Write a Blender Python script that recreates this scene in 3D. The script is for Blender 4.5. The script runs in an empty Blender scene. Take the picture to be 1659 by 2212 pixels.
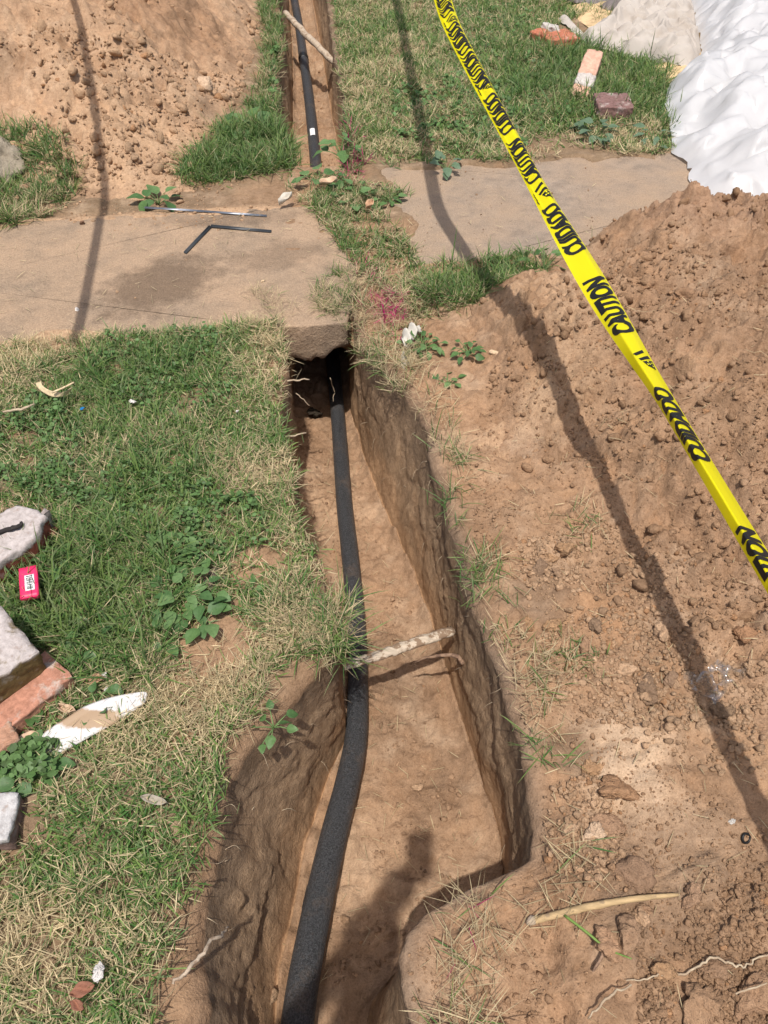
import bpy, bmesh, math
import numpy as np
from mathutils import Vector, Matrix

# ------------------------------------------------------------------ camera, sky, sun, exposure
sc = bpy.context.scene
COL = sc.collection
F_PX, CAM_H, PITCH = 1652.0, 1.55, math.radians(47)
CP, SP = math.cos(PITCH), math.sin(PITCH)
cam_d = bpy.data.cameras.new('camera')
cam_d.sensor_fit = 'VERTICAL'
cam_d.sensor_height = 24.0
cam_d.lens = 24.0 * F_PX / 2212.0
cam_d.clip_start, cam_d.clip_end = 0.02, 500
cam = bpy.data.objects.new('camera', cam_d)
cam.location = (0, 0, CAM_H)
cam.rotation_euler = (math.pi / 2 - PITCH, 0, 0)
COL.objects.link(cam)
sc.camera = cam

SUN_X, SUN_Y = 0.045, 0.36            # where a point one metre up throws its shadow
sun_dir = Vector((-SUN_X, -SUN_Y, 1)).normalized()
ELEV = math.asin(sun_dir.z)
world = bpy.data.worlds.new('World')
sc.world = world
world.use_nodes = True
wn = world.node_tree
wn.nodes.clear()
sky = wn.nodes.new('ShaderNodeTexSky')
sky.sky_type = 'NISHITA'
sky.sun_disc = False
sky.dust_density = 4.0
sky.sun_elevation = ELEV
sky.sun_rotation = math.atan2(sun_dir.x, sun_dir.y)
bg = wn.nodes.new('ShaderNodeBackground')
bg.inputs['Strength'].default_value = 0.12
wo = wn.nodes.new('ShaderNodeOutputWorld')
wn.links.new(sky.outputs[0], bg.inputs[0])
wn.links.new(bg.outputs[0], wo.inputs[0])
sun_l = bpy.data.lights.new('sun', 'SUN')
sun_l.energy = 3.9
sun_l.angle = math.radians(0.9)
sun_l.color = (1.0, 0.955, 0.89)
sun_o = bpy.data.objects.new('sun', sun_l)
sun_o.rotation_euler = sun_dir.to_track_quat('Z', 'Y').to_euler()
COL.objects.link(sun_o)
sc.view_settings.view_transform = 'Standard'
sc.view_settings.look = 'None'
sc.view_settings.gamma = 1.0
sc.view_settings.exposure = 0.12
sc.view_settings.use_curve_mapping = False

# ------------------------------------------------------------------ helpers
RNG = np.random.default_rng(7)


def at(u, v, z=0.0):
    """ground point at height z that the survey of the photograph puts at (u, v)"""
    dx, dy = (u - 829.5) / F_PX, (v - 1106) / F_PX
    r = (dx, CP - dy * SP, -SP - dy * CP)
    t = (z - CAM_H) / r[2]
    return np.array([r[0] * t, r[1] * t, z])


def sm(a, b, x):
    t = np.clip((np.asarray(x, float) - a) / (b - a), 0, 1)
    return t * t * (3 - 2 * t)


def _h2(ix, iy, seed):
    h = (ix.astype(np.int64) * 374761393 + iy.astype(np.int64) * 668265263 + seed * 974634777) & 0xFFFFFFFF
    h = ((h ^ (h >> 13)) * 1274126177) & 0xFFFFFFFF
    return h ^ (h >> 16)


def pn(x, y, seed=0):
    x = np.asarray(x, float); y = np.asarray(y, float)
    x0 = np.floor(x); y0 = np.floor(y)
    fx = x - x0; fy = y - y0
    u = fx * fx * fx * (fx * (fx * 6 - 15) + 10); v = fy * fy * fy * (fy * (fy * 6 - 15) + 10)

    def gr(ox, oy):
        a = _h2(x0 + ox, y0 + oy, seed) * (2 * math.pi / 4294967296.0)
        return np.cos(a) * (fx - ox) + np.sin(a) * (fy - oy)
    a = gr(0, 0) * (1 - u) + gr(1, 0) * u
    b = gr(0, 1) * (1 - u) + gr(1, 1) * u
    return (a * (1 - v) + b * v) * 1.5


def fbm(x, y, o=4, seed=0, g=0.5):
    s = 0; a = 1.0; f = 1.0
    for i in range(o):
        s = s + a * pn(np.asarray(x) * f + i * 17.3, np.asarray(y) * f - i * 9.1, seed + i)
        a *= g; f *= 2.03
    return s


def ridged(x, y, o=3, seed=0):
    s = 0; a = 1.0; f = 1.0
    for i in range(o):
        s = s + a * (1 - 2 * np.abs(pn(np.asarray(x) * f + i * 7.7, np.asarray(y) * f + i * 3.1, seed + i)))
        a *= 0.5; f *= 2.1
    return s


def worley(x, y, seed=0):
    """distance to the nearest cell point and a random value of that cell"""
    x = np.asarray(x, float); y = np.asarray(y, float)
    x0 = np.floor(x); y0 = np.floor(y)
    best = np.full(np.broadcast(x, y).shape, 9.0); val = np.zeros_like(best)
    for ox in (-1, 0, 1):
        for oy in (-1, 0, 1):
            h = _h2(x0 + ox, y0 + oy, seed)
            px = x0 + ox + 0.15 + 0.7 * (h & 0xFFFF) / 65535.0
            py = y0 + oy + 0.15 + 0.7 * ((h >> 16) & 0xFFFF) / 65535.0
            d = (px - x) ** 2 + (py - y) ** 2
            m = d < best
            best = np.where(m, d, best)
            val = np.where(m, (_h2(x0 + ox, y0 + oy, seed + 5) & 0xFFFF) / 65535.0, val)
    return np.sqrt(best), val


def tps(pts):
    """smooth surface through scattered (x, y, z) control points"""
    P = np.array(pts, float); n = len(P)
    d = np.hypot(P[:, None, 0] - P[None, :, 0], P[:, None, 1] - P[None, :, 1])
    K = np.where(d > 0, d * d * np.log(d + 1e-12), 0) + np.eye(n) * 1e-3
    A = np.zeros((n + 3, n + 3)); A[:n, :n] = K
    Q = np.c_[np.ones(n), P[:, :2]]
    A[:n, n:] = Q; A[n:, :n] = Q.T
    w = np.linalg.solve(A, np.r_[P[:, 2], 0, 0, 0])

    def f(x, y):
        x = np.asarray(x, float); y = np.asarray(y, float)
        s = w[n] + w[n + 1] * x + w[n + 2] * y
        for i in range(n):
            r2 = (x - P[i, 0]) ** 2 + (y - P[i, 1]) ** 2
            s = s + w[i] * 0.5 * r2 * np.log(r2 + 1e-12)
        return s
    return f


def inpoly(x, y, poly):
    x = np.asarray(x, float); y = np.asarray(y, float)
    ins = np.zeros(x.shape, bool)
    n = len(poly)
    for i in range(n):
        x1, y1 = poly[i][:2]; x2, y2 = poly[(i + 1) % n][:2]
        if y1 == y2:
            continue
        c = ((y1 > y) != (y2 > y)) & (x < (x2 - x1) * (y - y1) / (y2 - y1) + x1)
        ins ^= c
    return ins


def polydist(x, y, poly):
    x = np.asarray(x, float); y = np.asarray(y, float)
    d = np.full(x.shape, 1e9)
    n = len(poly)
    for i in range(n):
        a = np.array(poly[i][:2]); b = np.array(poly[(i + 1) % n][:2]); e = b - a
        t = np.clip(((x - a[0]) * e[0] + (y - a[1]) * e[1]) / (e @ e + 1e-12), 0, 1)
        d = np.minimum(d, np.hypot(x - a[0] - t * e[0], y - a[1] - t * e[1]))
    return np.where(inpoly(x, y, poly), d, -d)


def pxpoly(pts, z=0.0):
    return [at(u, v, z) for u, v in pts]


def mesh_np(name, V, quads=None, tris=None, colors=None, smooth=True):
    me = bpy.data.meshes.new(name)
    V = np.asarray(V, np.float32)
    nq = 0 if quads is None else len(quads); nt = 0 if tris is None else len(tris)
    me.vertices.add(len(V)); me.vertices.foreach_set('co', V.ravel())
    idx = []
    if nq: idx.append(np.asarray(quads, np.int32).ravel())
    if nt: idx.append(np.asarray(tris, np.int32).ravel())
    idx = np.concatenate(idx)
    me.loops.add(len(idx)); me.loops.foreach_set('vertex_index', idx)
    me.polygons.add(nq + nt)
    st = np.concatenate([np.arange(nq) * 4, nq * 4 + np.arange(nt) * 3]).astype(np.int32)
    me.polygons.foreach_set('loop_start', st)
    me.update(calc_edges=True)
    if smooth:
        me.polygons.foreach_set('use_smooth', np.ones(nq + nt, bool))
    if colors is not None:
        ca = me.color_attributes.new('tone', 'FLOAT_COLOR', 'POINT')
        c = np.ones((len(V), 4), np.float32); c[:, :3] = colors
        ca.data.foreach_set('color', c.ravel())
    return me


def grid_quads(nr, nc):
    i = np.arange(nr * nc).reshape(nr, nc)
    return np.stack([i[:-1, :-1], i[:-1, 1:], i[1:, 1:], i[1:, :-1]], -1).reshape(-1, 4)


def link(name, me, mat=None, parent=None, label=None, cat=None, group=None, kind=None):
    o = bpy.data.objects.new(name, me)
    COL.objects.link(o)
    if mat is not None and me is not None and len(me.materials) == 0:
        me.materials.append(mat)
    if parent is not None: o.parent = parent
    if label: o['label'] = label
    if cat: o['category'] = cat
    if group: o['group'] = group
    if kind: o['kind'] = kind
    return o


def empty(name, loc, label, cat, group=None):
    o = bpy.data.objects.new(name, None)
    COL.objects.link(o)
    o.location = loc; o.empty_display_size = 0.05
    o['label'] = label; o['category'] = cat
    if group: o['group'] = group
    return o


def catmull(P, n):
    P = np.asarray(P, float)
    Q = np.vstack([2 * P[0] - P[1], P, 2 * P[-1] - P[-2]])
    out = []
    m = len(P) - 1
    for k in range(n + 1):
        t = k / n * m; i = min(int(t), m - 1); f = t - i
        a, b, c, d = Q[i], Q[i + 1], Q[i + 2], Q[i + 3]
        out.append(0.5 * (2 * b + (c - a) * f + (2 * a - 5 * b + 4 * c - d) * f * f + (3 * b - a - 3 * c + d) * f ** 3))
    return np.array(out)


def tube_np(P, R, seg=10, flat=1.0, jitter=0.0, seed=0):
    """tapered tube along points P with radii R, closed ends; returns V, quads, tris"""
    P = np.asarray(P, float); n = len(P)
    R = np.broadcast_to(np.asarray(R, float), (n,))
    T = np.gradient(P, axis=0); T /= np.linalg.norm(T, axis=1)[:, None] + 1e-12
    up = np.array([0, 0, 1.0])
    rng = np.random.default_rng(seed)
    V = []
    for i in range(n):
        s = np.cross(T[i], up)
        if np.linalg.norm(s) < 1e-3: s = np.array([1.0, 0, 0])
        s /= np.linalg.norm(s); w = np.cross(s, T[i])
        a = np.arange(seg) * 2 * math.pi / seg
        rr = R[i] * (1 + jitter * rng.normal(size=seg))
        V.append(P[i] + (np.cos(a) * rr)[:, None] * s + (np.sin(a) * rr * flat)[:, None] * w)
    V = np.vstack(V + [P[:1], P[-1:]])
    q = []
    for i in range(n - 1):
        for k in range(seg):
            k2 = (k + 1) % seg
            q.append((i * seg + k, i * seg + k2, (i + 1) * seg + k2, (i + 1) * seg + k))
    t = []
    e0, e1 = n * seg, n * seg + 1
    for k in range(seg):
        k2 = (k + 1) % seg
        t.append((e0, k2, k)); t.append((e1, (n - 1) * seg + k, (n - 1) * seg + k2))
    return V, np.array(q), np.array(t)


def join(parts):
    V = []; Q = []; T = []; C = []; o = 0
    for p in parts:
        v, q, t = p[0], p[1], p[2]
        V.append(v)
        if q is not None and len(q): Q.append(np.asarray(q) + o)
        if t is not None and len(t): T.append(np.asarray(t) + o)
        if len(p) > 3: C.append(np.broadcast_to(p[3], (len(v), 3)))
        o += len(v)
    return (np.vstack(V), np.vstack(Q) if Q else None, np.vstack(T) if T else None, np.vstack(C) if C else None)


# ------------------------------------------------------------------ materials
class NT:
    def __init__(s, name):
        s.m = bpy.data.materials.new(name); s.m.use_nodes = True
        s.t = s.m.node_tree; s.t.nodes.clear()
        s.out = s.n('ShaderNodeOutputMaterial')

    def n(s, typ, **kw):
        nd = s.t.nodes.new(typ)
        for k, v in kw.items():
            if k in ('_in',):
                for kk, vv in v.items():
                    if hasattr(vv, 'is_output'): s.t.links.new(vv, nd.inputs[kk])
                    else: nd.inputs[kk].default_value = vv
            else: setattr(nd, k, v)
        return nd

    def pos(s):
        return s.n('ShaderNodeNewGeometry').outputs['Position']

    def obj(s):
        return s.n('ShaderNodeTexCoord').outputs['Object']

    def noise(s, vec, scale, detail=4, rough=0.6, dist=0.0):
        return s.n('ShaderNodeTexNoise', _in={'Vector': vec, 'Scale': scale, 'Detail': detail, 'Roughness': rough, 'Distortion': dist}).outputs['Fac']

    def vor(s, vec, scale, feature='F1'):
        return s.n('ShaderNodeTexVoronoi', feature=feature, _in={'Vector': vec, 'Scale': scale})

    def ramp(s, fac, *stops):
        r = s.n('ShaderNodeValToRGB'); s.t.links.new(fac, r.inputs[0])
        e = r.color_ramp.elements
        while len(e) < len(stops): e.new(0.5)
        for i, (p, c) in enumerate(stops):
            e[i].position = p
            e[i].color = (c, c, c, 1) if np.isscalar(c) else (*c, 1)
        return r.outputs[0]

    def mix(s, fac, a, b, mode='MIX'):
        nd = s.n('ShaderNodeMix', data_type='RGBA', blend_type=mode)
        for i, v in ((0, fac), (6, a), (7, b)):
            if hasattr(v, 'is_output'): s.t.links.new(v, nd.inputs[i])
            else: nd.inputs[i].default_value = v if np.isscalar(v) else (*v, 1)
        return nd.outputs[2]

    def math(s, op, a, b=0.0):
        nd = s.n('ShaderNodeMath', operation=op)
        for i, v in ((0, a), (1, b)):
            if hasattr(v, 'is_output'): s.t.links.new(v, nd.inputs[i])
            else: nd.inputs[i].default_value = v
        return nd.outputs[0]

    def bump(s, h, strength, dist, nrm=None):
        nd = s.n('ShaderNodeBump', _in={'Height': h, 'Strength': strength, 'Distance': dist})
        if nrm: s.t.links.new(nrm, nd.inputs['Normal'])
        return nd.outputs[0]

    def bsdf(s, color, rough=0.9, spec=0.2, normal=None, **kw):
        b = s.n('ShaderNodeBsdfPrincipled')
        def put(k, v):
            if hasattr(v, 'is_output'): s.t.links.new(v, b.inputs[k])
            else: b.inputs[k].default_value = v if np.isscalar(v) else (*v, 1)
        put('Base Color', color); put('Roughness', rough); put('Specular IOR Level', spec)
        for k, v in kw.items(): put(k.replace('_', ' '), v)
        if normal is not None: s.t.links.new(normal, b.inputs['Normal'])
        return b.outputs[0]

    def done(s, shader):
        s.t.links.new(shader, s.out.inputs['Surface']); return s.m

    def attr(s, name='tone'):
        return s.n('ShaderNodeAttribute', attribute_name=name).outputs['Color']


def soil_mat(name, coarse=1.0, bump=1.0):
    t = NT(name); p = t.pos()
    base = t.attr()
    n1 = t.noise(p, 7 * coarse, 5, 0.65)
    n2 = t.noise(p, 55 * coarse, 4, 0.7)
    n3 = t.noise(p, 260, 3, 0.7)
    c = t.mix(1.0, base, t.ramp(n1, (0.25, (0.74, 0.70, 0.66)), (0.5, (1.0, 1.0, 1.0)), (0.78, (1.22, 1.19, 1.14))), 'MULTIPLY')
    c = t.mix(1.0, c, t.ramp(n2, (0.25, (0.72, 0.69, 0.66)), (0.55, (1.0, 1.0, 1.0)), (0.8, (1.2, 1.2, 1.2))), 'MULTIPLY')
    c = t.mix(1.0, c, t.ramp(n3, (0.3, (0.8, 0.79, 0.78)), (0.6, (1.08, 1.08, 1.08))), 'MULTIPLY')
    v = t.vor(p, 90 * coarse)
    nb = t.bump(n2, 0.55 * bump, 0.012)
    nb = t.bump(v.outputs['Distance'], -0.35 * bump, 0.006, nb) if False else nb
    nb = t.bump(n3, 0.6 * bump, 0.004, nb)
    return t.done(t.bsdf(c, 0.96, 0.08, nb))


M_SOIL = soil_mat('soil')
M_HEAP = soil_mat('heaped_soil', 1.0, 1.25)


def clod_mat():
    t = NT('clod'); p = t.pos()
    base = t.attr()
    n2 = t.noise(p, 70, 4, 0.7); n3 = t.noise(p, 300, 3, 0.7)
    c = t.mix(1.0, base, t.ramp(n2, (0.25, (0.75, 0.72, 0.7)), (0.75, (1.2, 1.18, 1.15))), 'MULTIPLY')
    nb = t.bump(n2, 0.9, 0.012); nb = t.bump(n3, 0.8, 0.004, nb)
    return t.done(t.bsdf(c, 0.95, 0.08, nb))


M_CLOD = clod_mat()


def leafy(name, transl=0.35, rough=0.55, spec=0.3, vary=True):
    t = NT(name)
    c = t.attr()
    if vary:
        n = t.noise(t.pos(), 130, 2)
        c = t.mix(1.0, c, t.ramp(n, (0.3, (0.8, 0.82, 0.78)), (0.7, (1.15, 1.15, 1.12))), 'MULTIPLY')
    d = t.bsdf(c, rough, spec)
    tr = t.n('ShaderNodeBsdfTranslucent'); t.t.links.new(c, tr.inputs[0])
    mx = t.n('ShaderNodeMixShader', _in={0: transl}); t.t.links.new(d, mx.inputs[1]); t.t.links.new(tr.outputs[0], mx.inputs[2])
    return t.done(mx.outputs[0])


M_GRASS = leafy('grass_blade')
M_LEAF = leafy('weed_leaf', 0.25, 0.5, 0.3)


def simple(name, col, rough=0.7, spec=0.3, nscale=40, var=0.2, bscale=120, bstr=0.3, bdist=0.002, **kw):
    t = NT(name); p = t.obj()
    n = t.noise(p, nscale, 4)
    lo = tuple(max(0, 1 - var) for _ in range(3)); hi = tuple(1 + var for _ in range(3))
    c = t.mix(1.0, col, t.ramp(n, (0.3, lo), (0.7, hi)), 'MULTIPLY')
    nb = t.bump(t.noise(p, bscale, 3), bstr, bdist)
    return t.done(t.bsdf(c, rough, spec, nb, **kw))


def wood_mat(name, base, bark, amount=0.45):
    t = NT(name); p = t.obj()
    mp = t.n('ShaderNodeMapping', _in={'Vector': p, 'Scale': (1, 8, 8)}).outputs[0]
    g = t.noise(mp, 18, 4); patch = t.noise(p, 42, 3, 0.6)
    c = t.mix(t.ramp(g, (0.35, 0.0), (0.7, 1.0)), base, tuple(x * 0.62 for x in base))
    c = t.mix(t.ramp(patch, (amount, 1.0), (amount + 0.06, 0.0)), c, bark)
    nb = t.bump(g, 0.5, 0.002); nb = t.bump(patch, 0.5, 0.002, nb)
    return t.done(t.bsdf(c, 0.85, 0.15, nb))


def concrete_mat(name, base, dust, dust_lo, dust_hi, shade_and_stains=()):
    t = NT(name); p = t.pos()
    n0 = t.noise(p, 2.2, 4, 0.6); n1 = t.noise(p, 14, 4, 0.65); n2 = t.noise(p, 190, 3, 0.7)
    v = t.vor(p, 130).outputs['Distance']
    c = t.mix(1.0, base, t.ramp(n1, (0.3, (0.8, 0.79, 0.78)), (0.7, (1.15, 1.15, 1.15))), 'MULTIPLY')
    c = t.mix(t.ramp(t.math('ADD', t.math('MULTIPLY', n0, 0.75), t.math('MULTIPLY', n1, 0.25)), (dust_lo, 0.0), (dust_hi, 1.0)), c, dust)
    for (sx, sy, rx, ry, rot, k) in shade_and_stains:
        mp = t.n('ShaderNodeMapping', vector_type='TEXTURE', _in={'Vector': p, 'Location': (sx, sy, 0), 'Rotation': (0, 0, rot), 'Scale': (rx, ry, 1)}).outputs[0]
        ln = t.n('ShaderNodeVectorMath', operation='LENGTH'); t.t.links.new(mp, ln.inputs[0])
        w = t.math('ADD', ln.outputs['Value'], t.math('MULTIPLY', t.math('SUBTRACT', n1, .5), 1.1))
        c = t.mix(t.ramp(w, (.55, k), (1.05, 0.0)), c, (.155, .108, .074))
    c = t.mix(1.0, c, t.ramp(n2, (0.3, (0.72, 0.71, 0.7)), (0.62, (1.12, 1.12, 1.12))), 'MULTIPLY')
    c = t.mix(t.ramp(t.noise(p, 75, 2, 0.5), (0.70, 0.0), (0.76, 0.55)), c, (0.12, 0.08, 0.055))
    nb = t.bump(n2, 0.8, 0.005); nb = t.bump(t.noise(p, 48, 4, .7), 0.6, 0.012, nb)
    return t.done(t.bsdf(c, 0.93, 0.12, nb))


def brick_mat(name, body, paint, lo, hi, scale=14.0, zmin=None, paint2=None):
    """fired clay with a coat of old paint or mortar that has flaked off along a ragged line"""
    t = NT(name); p = t.obj()
    n = t.noise(p, 70, 4, 0.7); n2 = t.noise(p, scale, 4, 0.65); n3 = t.noise(p, 240, 3, 0.7)
    b = t.mix(1.0, body, t.ramp(n, (0.28, (0.62, 0.6, 0.58)), (0.72, (1.25, 1.22, 1.2))), 'MULTIPLY')
    b = t.mix(t.ramp(t.noise(p, 30, 3), (0.58, 0.0), (0.72, 0.45)), b, tuple(min(1, x * 0.6 + 0.28) for x in body))
    mask = t.ramp(n2, (lo, 0.0), (hi, 1.0))
    if zmin is not None:
        ax, pos, soft = zmin
        sep = t.n('ShaderNodeSeparateXYZ'); t.t.links.new(p, sep.inputs[0])
        w = t.math('ADD', sep.outputs[ax], t.math('MULTIPLY', t.math('SUBTRACT', n2, 0.5), soft))
        mask = t.ramp(t.math('MULTIPLY', t.math('SUBTRACT', w, pos), 120.0), (0.0, 0.0), (1.0, 1.0))
    pc = t.mix(1.0, paint, t.ramp(n, (0.3, (0.70, 0.68, 0.67)), (0.62, (1.1, 1.1, 1.1))), 'MULTIPLY')
    pc = t.mix(t.ramp(t.noise(p, 45, 4, .7), (.56, 0.0), (.70, .75)), pc, (.30, .22, .18))
    c = t.mix(mask, b, pc)
    h = t.math('ADD', t.math('MULTIPLY', mask, 0.6), n)
    nb = t.bump(h, 0.6, 0.004); nb = t.bump(n3, 0.4, 0.002, nb)
    return t.done(t.bsdf(c, 0.9, 0.15, nb))


# ------------------------------------------------------------------ the lie of the land
LX = np.array([(-.6, -.28), (0.05, -.30), (.25, -.325), (.38, -.345), (.48, -.352), (.57, -.335), (.665, -.33), (.77, -.292), (.857, -.235), (.92, -.175), (.985, -.115), (1.1, -.10), (1.2, -.15), (1.29, -.17), (1.40, -.22), (1.51, -.25), (1.62, -.268), (1.745, -.315), (1.95, -.33), (2.17, -.34), (2.5, -.36), (3.0, -.40), (3.6, -.42), (3.76, -.43), (4.04, -.47), (4.29, -.56), (5.09, -.64), (5.53, -.652), (6.6, -.767), (9, -1.0), (60, -8)])
RX = np.array([(-.6, .06), (0, .06), (.25, .062), (.288, .043), (.32, .032), (.358, .027), (.395, .038), (.435, .078), (.48, .155), (.515, .25), (.54, .30), (.617, .316), (.685, .306), (.81, .292), (.94, .274), (1.04, .241), (1.2, .213), (1.29, .208), (1.49, .176), (1.68, .146), (1.9, .111), (2.02, .062), (2.17, -.03), (2.3, -.10), (2.6, -.13), (3.2, -.17), (3.76, -.2), (4.16, -.203), (4.7, -.235), (5.26, -.3), (5.9, -.36), (6.6, -.425), (9, -.7), (60, -7.6)])
FLX = np.array([(-.6, -.225), (.43, -.238), (.533, -.222), (.7, -.202), (.88, -.158), (1.015, -.105), (1.15, -.12), (1.5, -.22), (1.7, -.26), (1.97, -.315), (2.17, -.335), (2.45, -.385), (3, -.40), (3.76, -.42), (4.29, -.5), (5.1, -.58), (6.6, -.70), (9, -.95), (60, -7.95)])
FRX = np.array([(-.6, -.05), (.25, -.05), (.36, -.03), (.42, .02), (.48, .12), (.53, .24), (.57, .295), (.7, .302), (.767, .295), (.906, .262), (1.1, .22), (1.36, .168), (1.6, .105), (1.857, .018), (2.07, -.05), (2.48, -.14), (3, -.17), (3.76, -.21), (4.7, -.26), (5.3, -.34), (6.6, -.48), (9, -.75), (60, -7.65)])


def lerp(tab, y): return np.interp(y, tab[:, 0], tab[:, 1])


def edgeL(y): return lerp(LX, y) + 0.016 * fbm(y * 5, 3.3, 3, 11) * sm(9, 7, y) + 0.004 * pn(y * 40, 1.0, 12)
def edgeR(y): return lerp(RX, y) + 0.013 * fbm(y * 5, 8.3, 3, 21) * sm(9, 7, y) + 0.004 * pn(y * 40, 5.0, 22)


def depth(y):
    d = np.interp(y, [-.6, -.02, .03, .3, .6, 2.5, 3.4, 4.2, 9, 12], [0, 0, .40, .47, .50, .52, .46, .38, .36, 0])
    return d


SLAB_L = [(-3.2, 1.95), (-.125, 2.355), (-.10, 2.72), (-.32, 3.27), (-3.2, 2.92)]
SLAB_R = [(.125, 2.74), (3.2, 3.08), (3.2, 4.15), (1.25, 3.84), (.55, 3.74), (-.06, 3.68), (.075, 2.95)]

heapR_f = tps([(.16, 2.50, -.03), (.24, 2.15, -.03), (.33, 1.8, -.03), (.42, 1.4, -.03), (.50, 1.1, -.03), (.66, .8, -.03), (.9, .5, -.03), (1.4, .2, -.03), (2.4, .1, -.05),
               (.42, 2.68, -.03), (.66, 2.80, -.03), (.92, 2.95, -.02), (1.15, 3.08, -.04), (1.7, 3.2, -.05), (2.6, 3.1, -.05), (3.1, 2, -.05), (3.0, 1, -.05),
               (1.0, 2.76, .25), (1.17, 2.68, .30), (1.45, 2.66, .275), (1.8, 2.7, .27), (.86, 2.66, .14), (.62, 2.5, .10), (.9, 2.4, .22), (1.2, 2.3, .30), (1.6, 2.2, .40),
               (.55, 2.1, .12), (.72, 1.8, .16), (.98, 1.75, .26), (1.3, 1.7, .30), (1.8, 1.5, .34), (.72, 1.4, .07), (.98, 1.25, .15), (1.3, 1.0, .17), (1.05, .8, .07), (2.2, 1.0, .15), (2.3, 2.3, .3)])
heapL_f = tps([(-1.37, 3.28, -.03), (-1.08, 3.30, -.03), (-.86, 3.46, -.03), (-.86, 3.85, -.03), (-.83, 4.3, -.03), (-.78, 4.9, -.03), (-.80, 5.6, -.03), (-.9, 6.6, -.03), (-1.0, 8, -.03), (-1.2, 10, -.05), (-3, 10.5, -.05),
               (-1.62, 3.34, -.03), (-1.80, 3.6, -.03), (-2.05, 3.85, -.03), (-2.7, 3.95, -.03), (-4, 4.1, -.05), (-5, 6, -.05), (-4.6, 9, -.05),
               (-1.3, 3.75, .10), (-1.15, 4.2, .16), (-1.6, 4.1, .26), (-1.2, 5, .22), (-1.75, 4.9, .45), (-2.4, 4.6, .46), (-2.6, 5.6, .8), (-1.6, 6.2, .5), (-3.4, 5.2, .6), (-1.3, 7.3, .3), (-2.2, 7.5, .9), (-3.5, 7, .9), (-2.5, 9, .6)])


def blocks(x, y, f, seed):
    """broken, blocky crumb structure: every cell sits at its own height, cracks between"""
    wx = x * f + .55 * pn(x * f * .6, y * f * .6, seed + 1); wy = y * f + .55 * pn(x * f * .6 + 31, y * f * .6, seed + 2)
    x0 = np.floor(wx); y0 = np.floor(wy)
    b1 = np.full(np.shape(wx), 9.0); b2 = b1.copy(); val = np.zeros_like(b1)
    for ox in (-1, 0, 1):
        for oy in (-1, 0, 1):
            h = _h2(x0 + ox, y0 + oy, seed)
            d = (x0 + ox + (h & 0xFFFF) / 65535.0 - wx) ** 2 + (y0 + oy + ((h >> 16) & 0xFFFF) / 65535.0 - wy) ** 2
            v = (_h2(x0 + ox, y0 + oy, seed + 5) & 0xFFFF) / 65535.0
            m = d < b1
            b2 = np.where(m, b1, np.minimum(b2, d)); val = np.where(m, v, val); b1 = np.where(m, d, b1)
    gap = np.sqrt(b2) - np.sqrt(b1)
    return (val - .5) * 2 * sm(0, .22, gap) - .6 * (1 - sm(0, .16, gap))


def crumbs(x, y, seed, a1=0.012, a2=0.006):
    """clods and crumbs standing proud of the soil"""
    wx = x + 0.015 * pn(x * 14, y * 14, seed); wy = y + 0.015 * pn(x * 14 + 9, y * 14, seed + 1)
    d, v = worley(wx * 17, wy * 17, seed)
    m = sm(0.35, 0.9, v) * sm(-0.45, 0.25, pn(x * 2.3, y * 2.3, seed + 2))
    z = a1 * m * np.sqrt(np.maximum(0, 1 - (d / 0.52) ** 2))
    d, v = worley(wx * 42, wy * 42, seed + 7)
    m = sm(0.2, 0.8, v) * sm(-0.6, 0.2, pn(x * 3.1 + 5, y * 3.1, seed + 8))
    return z + a2 * m * np.sqrt(np.maximum(0, 1 - (d / 0.55) ** 2))


def heap_relief(x, y, seed, k=1.0):
    r = 0.040 * fbm(x * 2.1, y * 2.1, 3, seed) + 0.014 * ridged(x * 4.3, y * 4.3, 3, seed + 3) * sm(-.3, .4, pn(x * 1.4, y * 1.4, seed + 9))
    r = r + 0.024 * fbm(x * 11, y * 11, 4, seed + 5, .62) + .010 * ridged(x * 16, y * 16, 2, seed + 6)
    # broken ledges left by the shovel
    q = fbm(x * 2.6 + 3, y * 2.6, 3, seed + 14)
    r = r + 0.045 * (sm(0.02, 0.08, q) - 0.5) + 0.03 * (sm(-.30, -.25, q) - .5)
    m = sm(-.35, .25, fbm(x * 1.9, y * 1.9, 2, seed + 40)) * .8 + .2
    r = r + m * (.016 * blocks(x, y, 4.5, seed + 45) + .014 * blocks(x, y, 9, seed + 50) + .012 * blocks(x, y, 19, seed + 60)) + (.3 + .7 * m) * .006 * blocks(x, y, 41, seed + 70)
    return k * r + crumbs(x, y, seed + 20, 0.014, 0.010)


def heapR(x, y):
    b = heapR_f(x, y)
    k = sm(-0.02, 0.10, b)
    return np.minimum(b, .6) + (0.25 + 0.75 * k) * heap_relief(x, y, 100, .9)


def heapL(x, y):
    b = heapL_f(x, y)
    k = sm(-0.02, 0.15, b)
    return np.minimum(b, 1.1) + (0.25 + 0.75 * k) * heap_relief(x, y, 140, .85)


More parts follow.
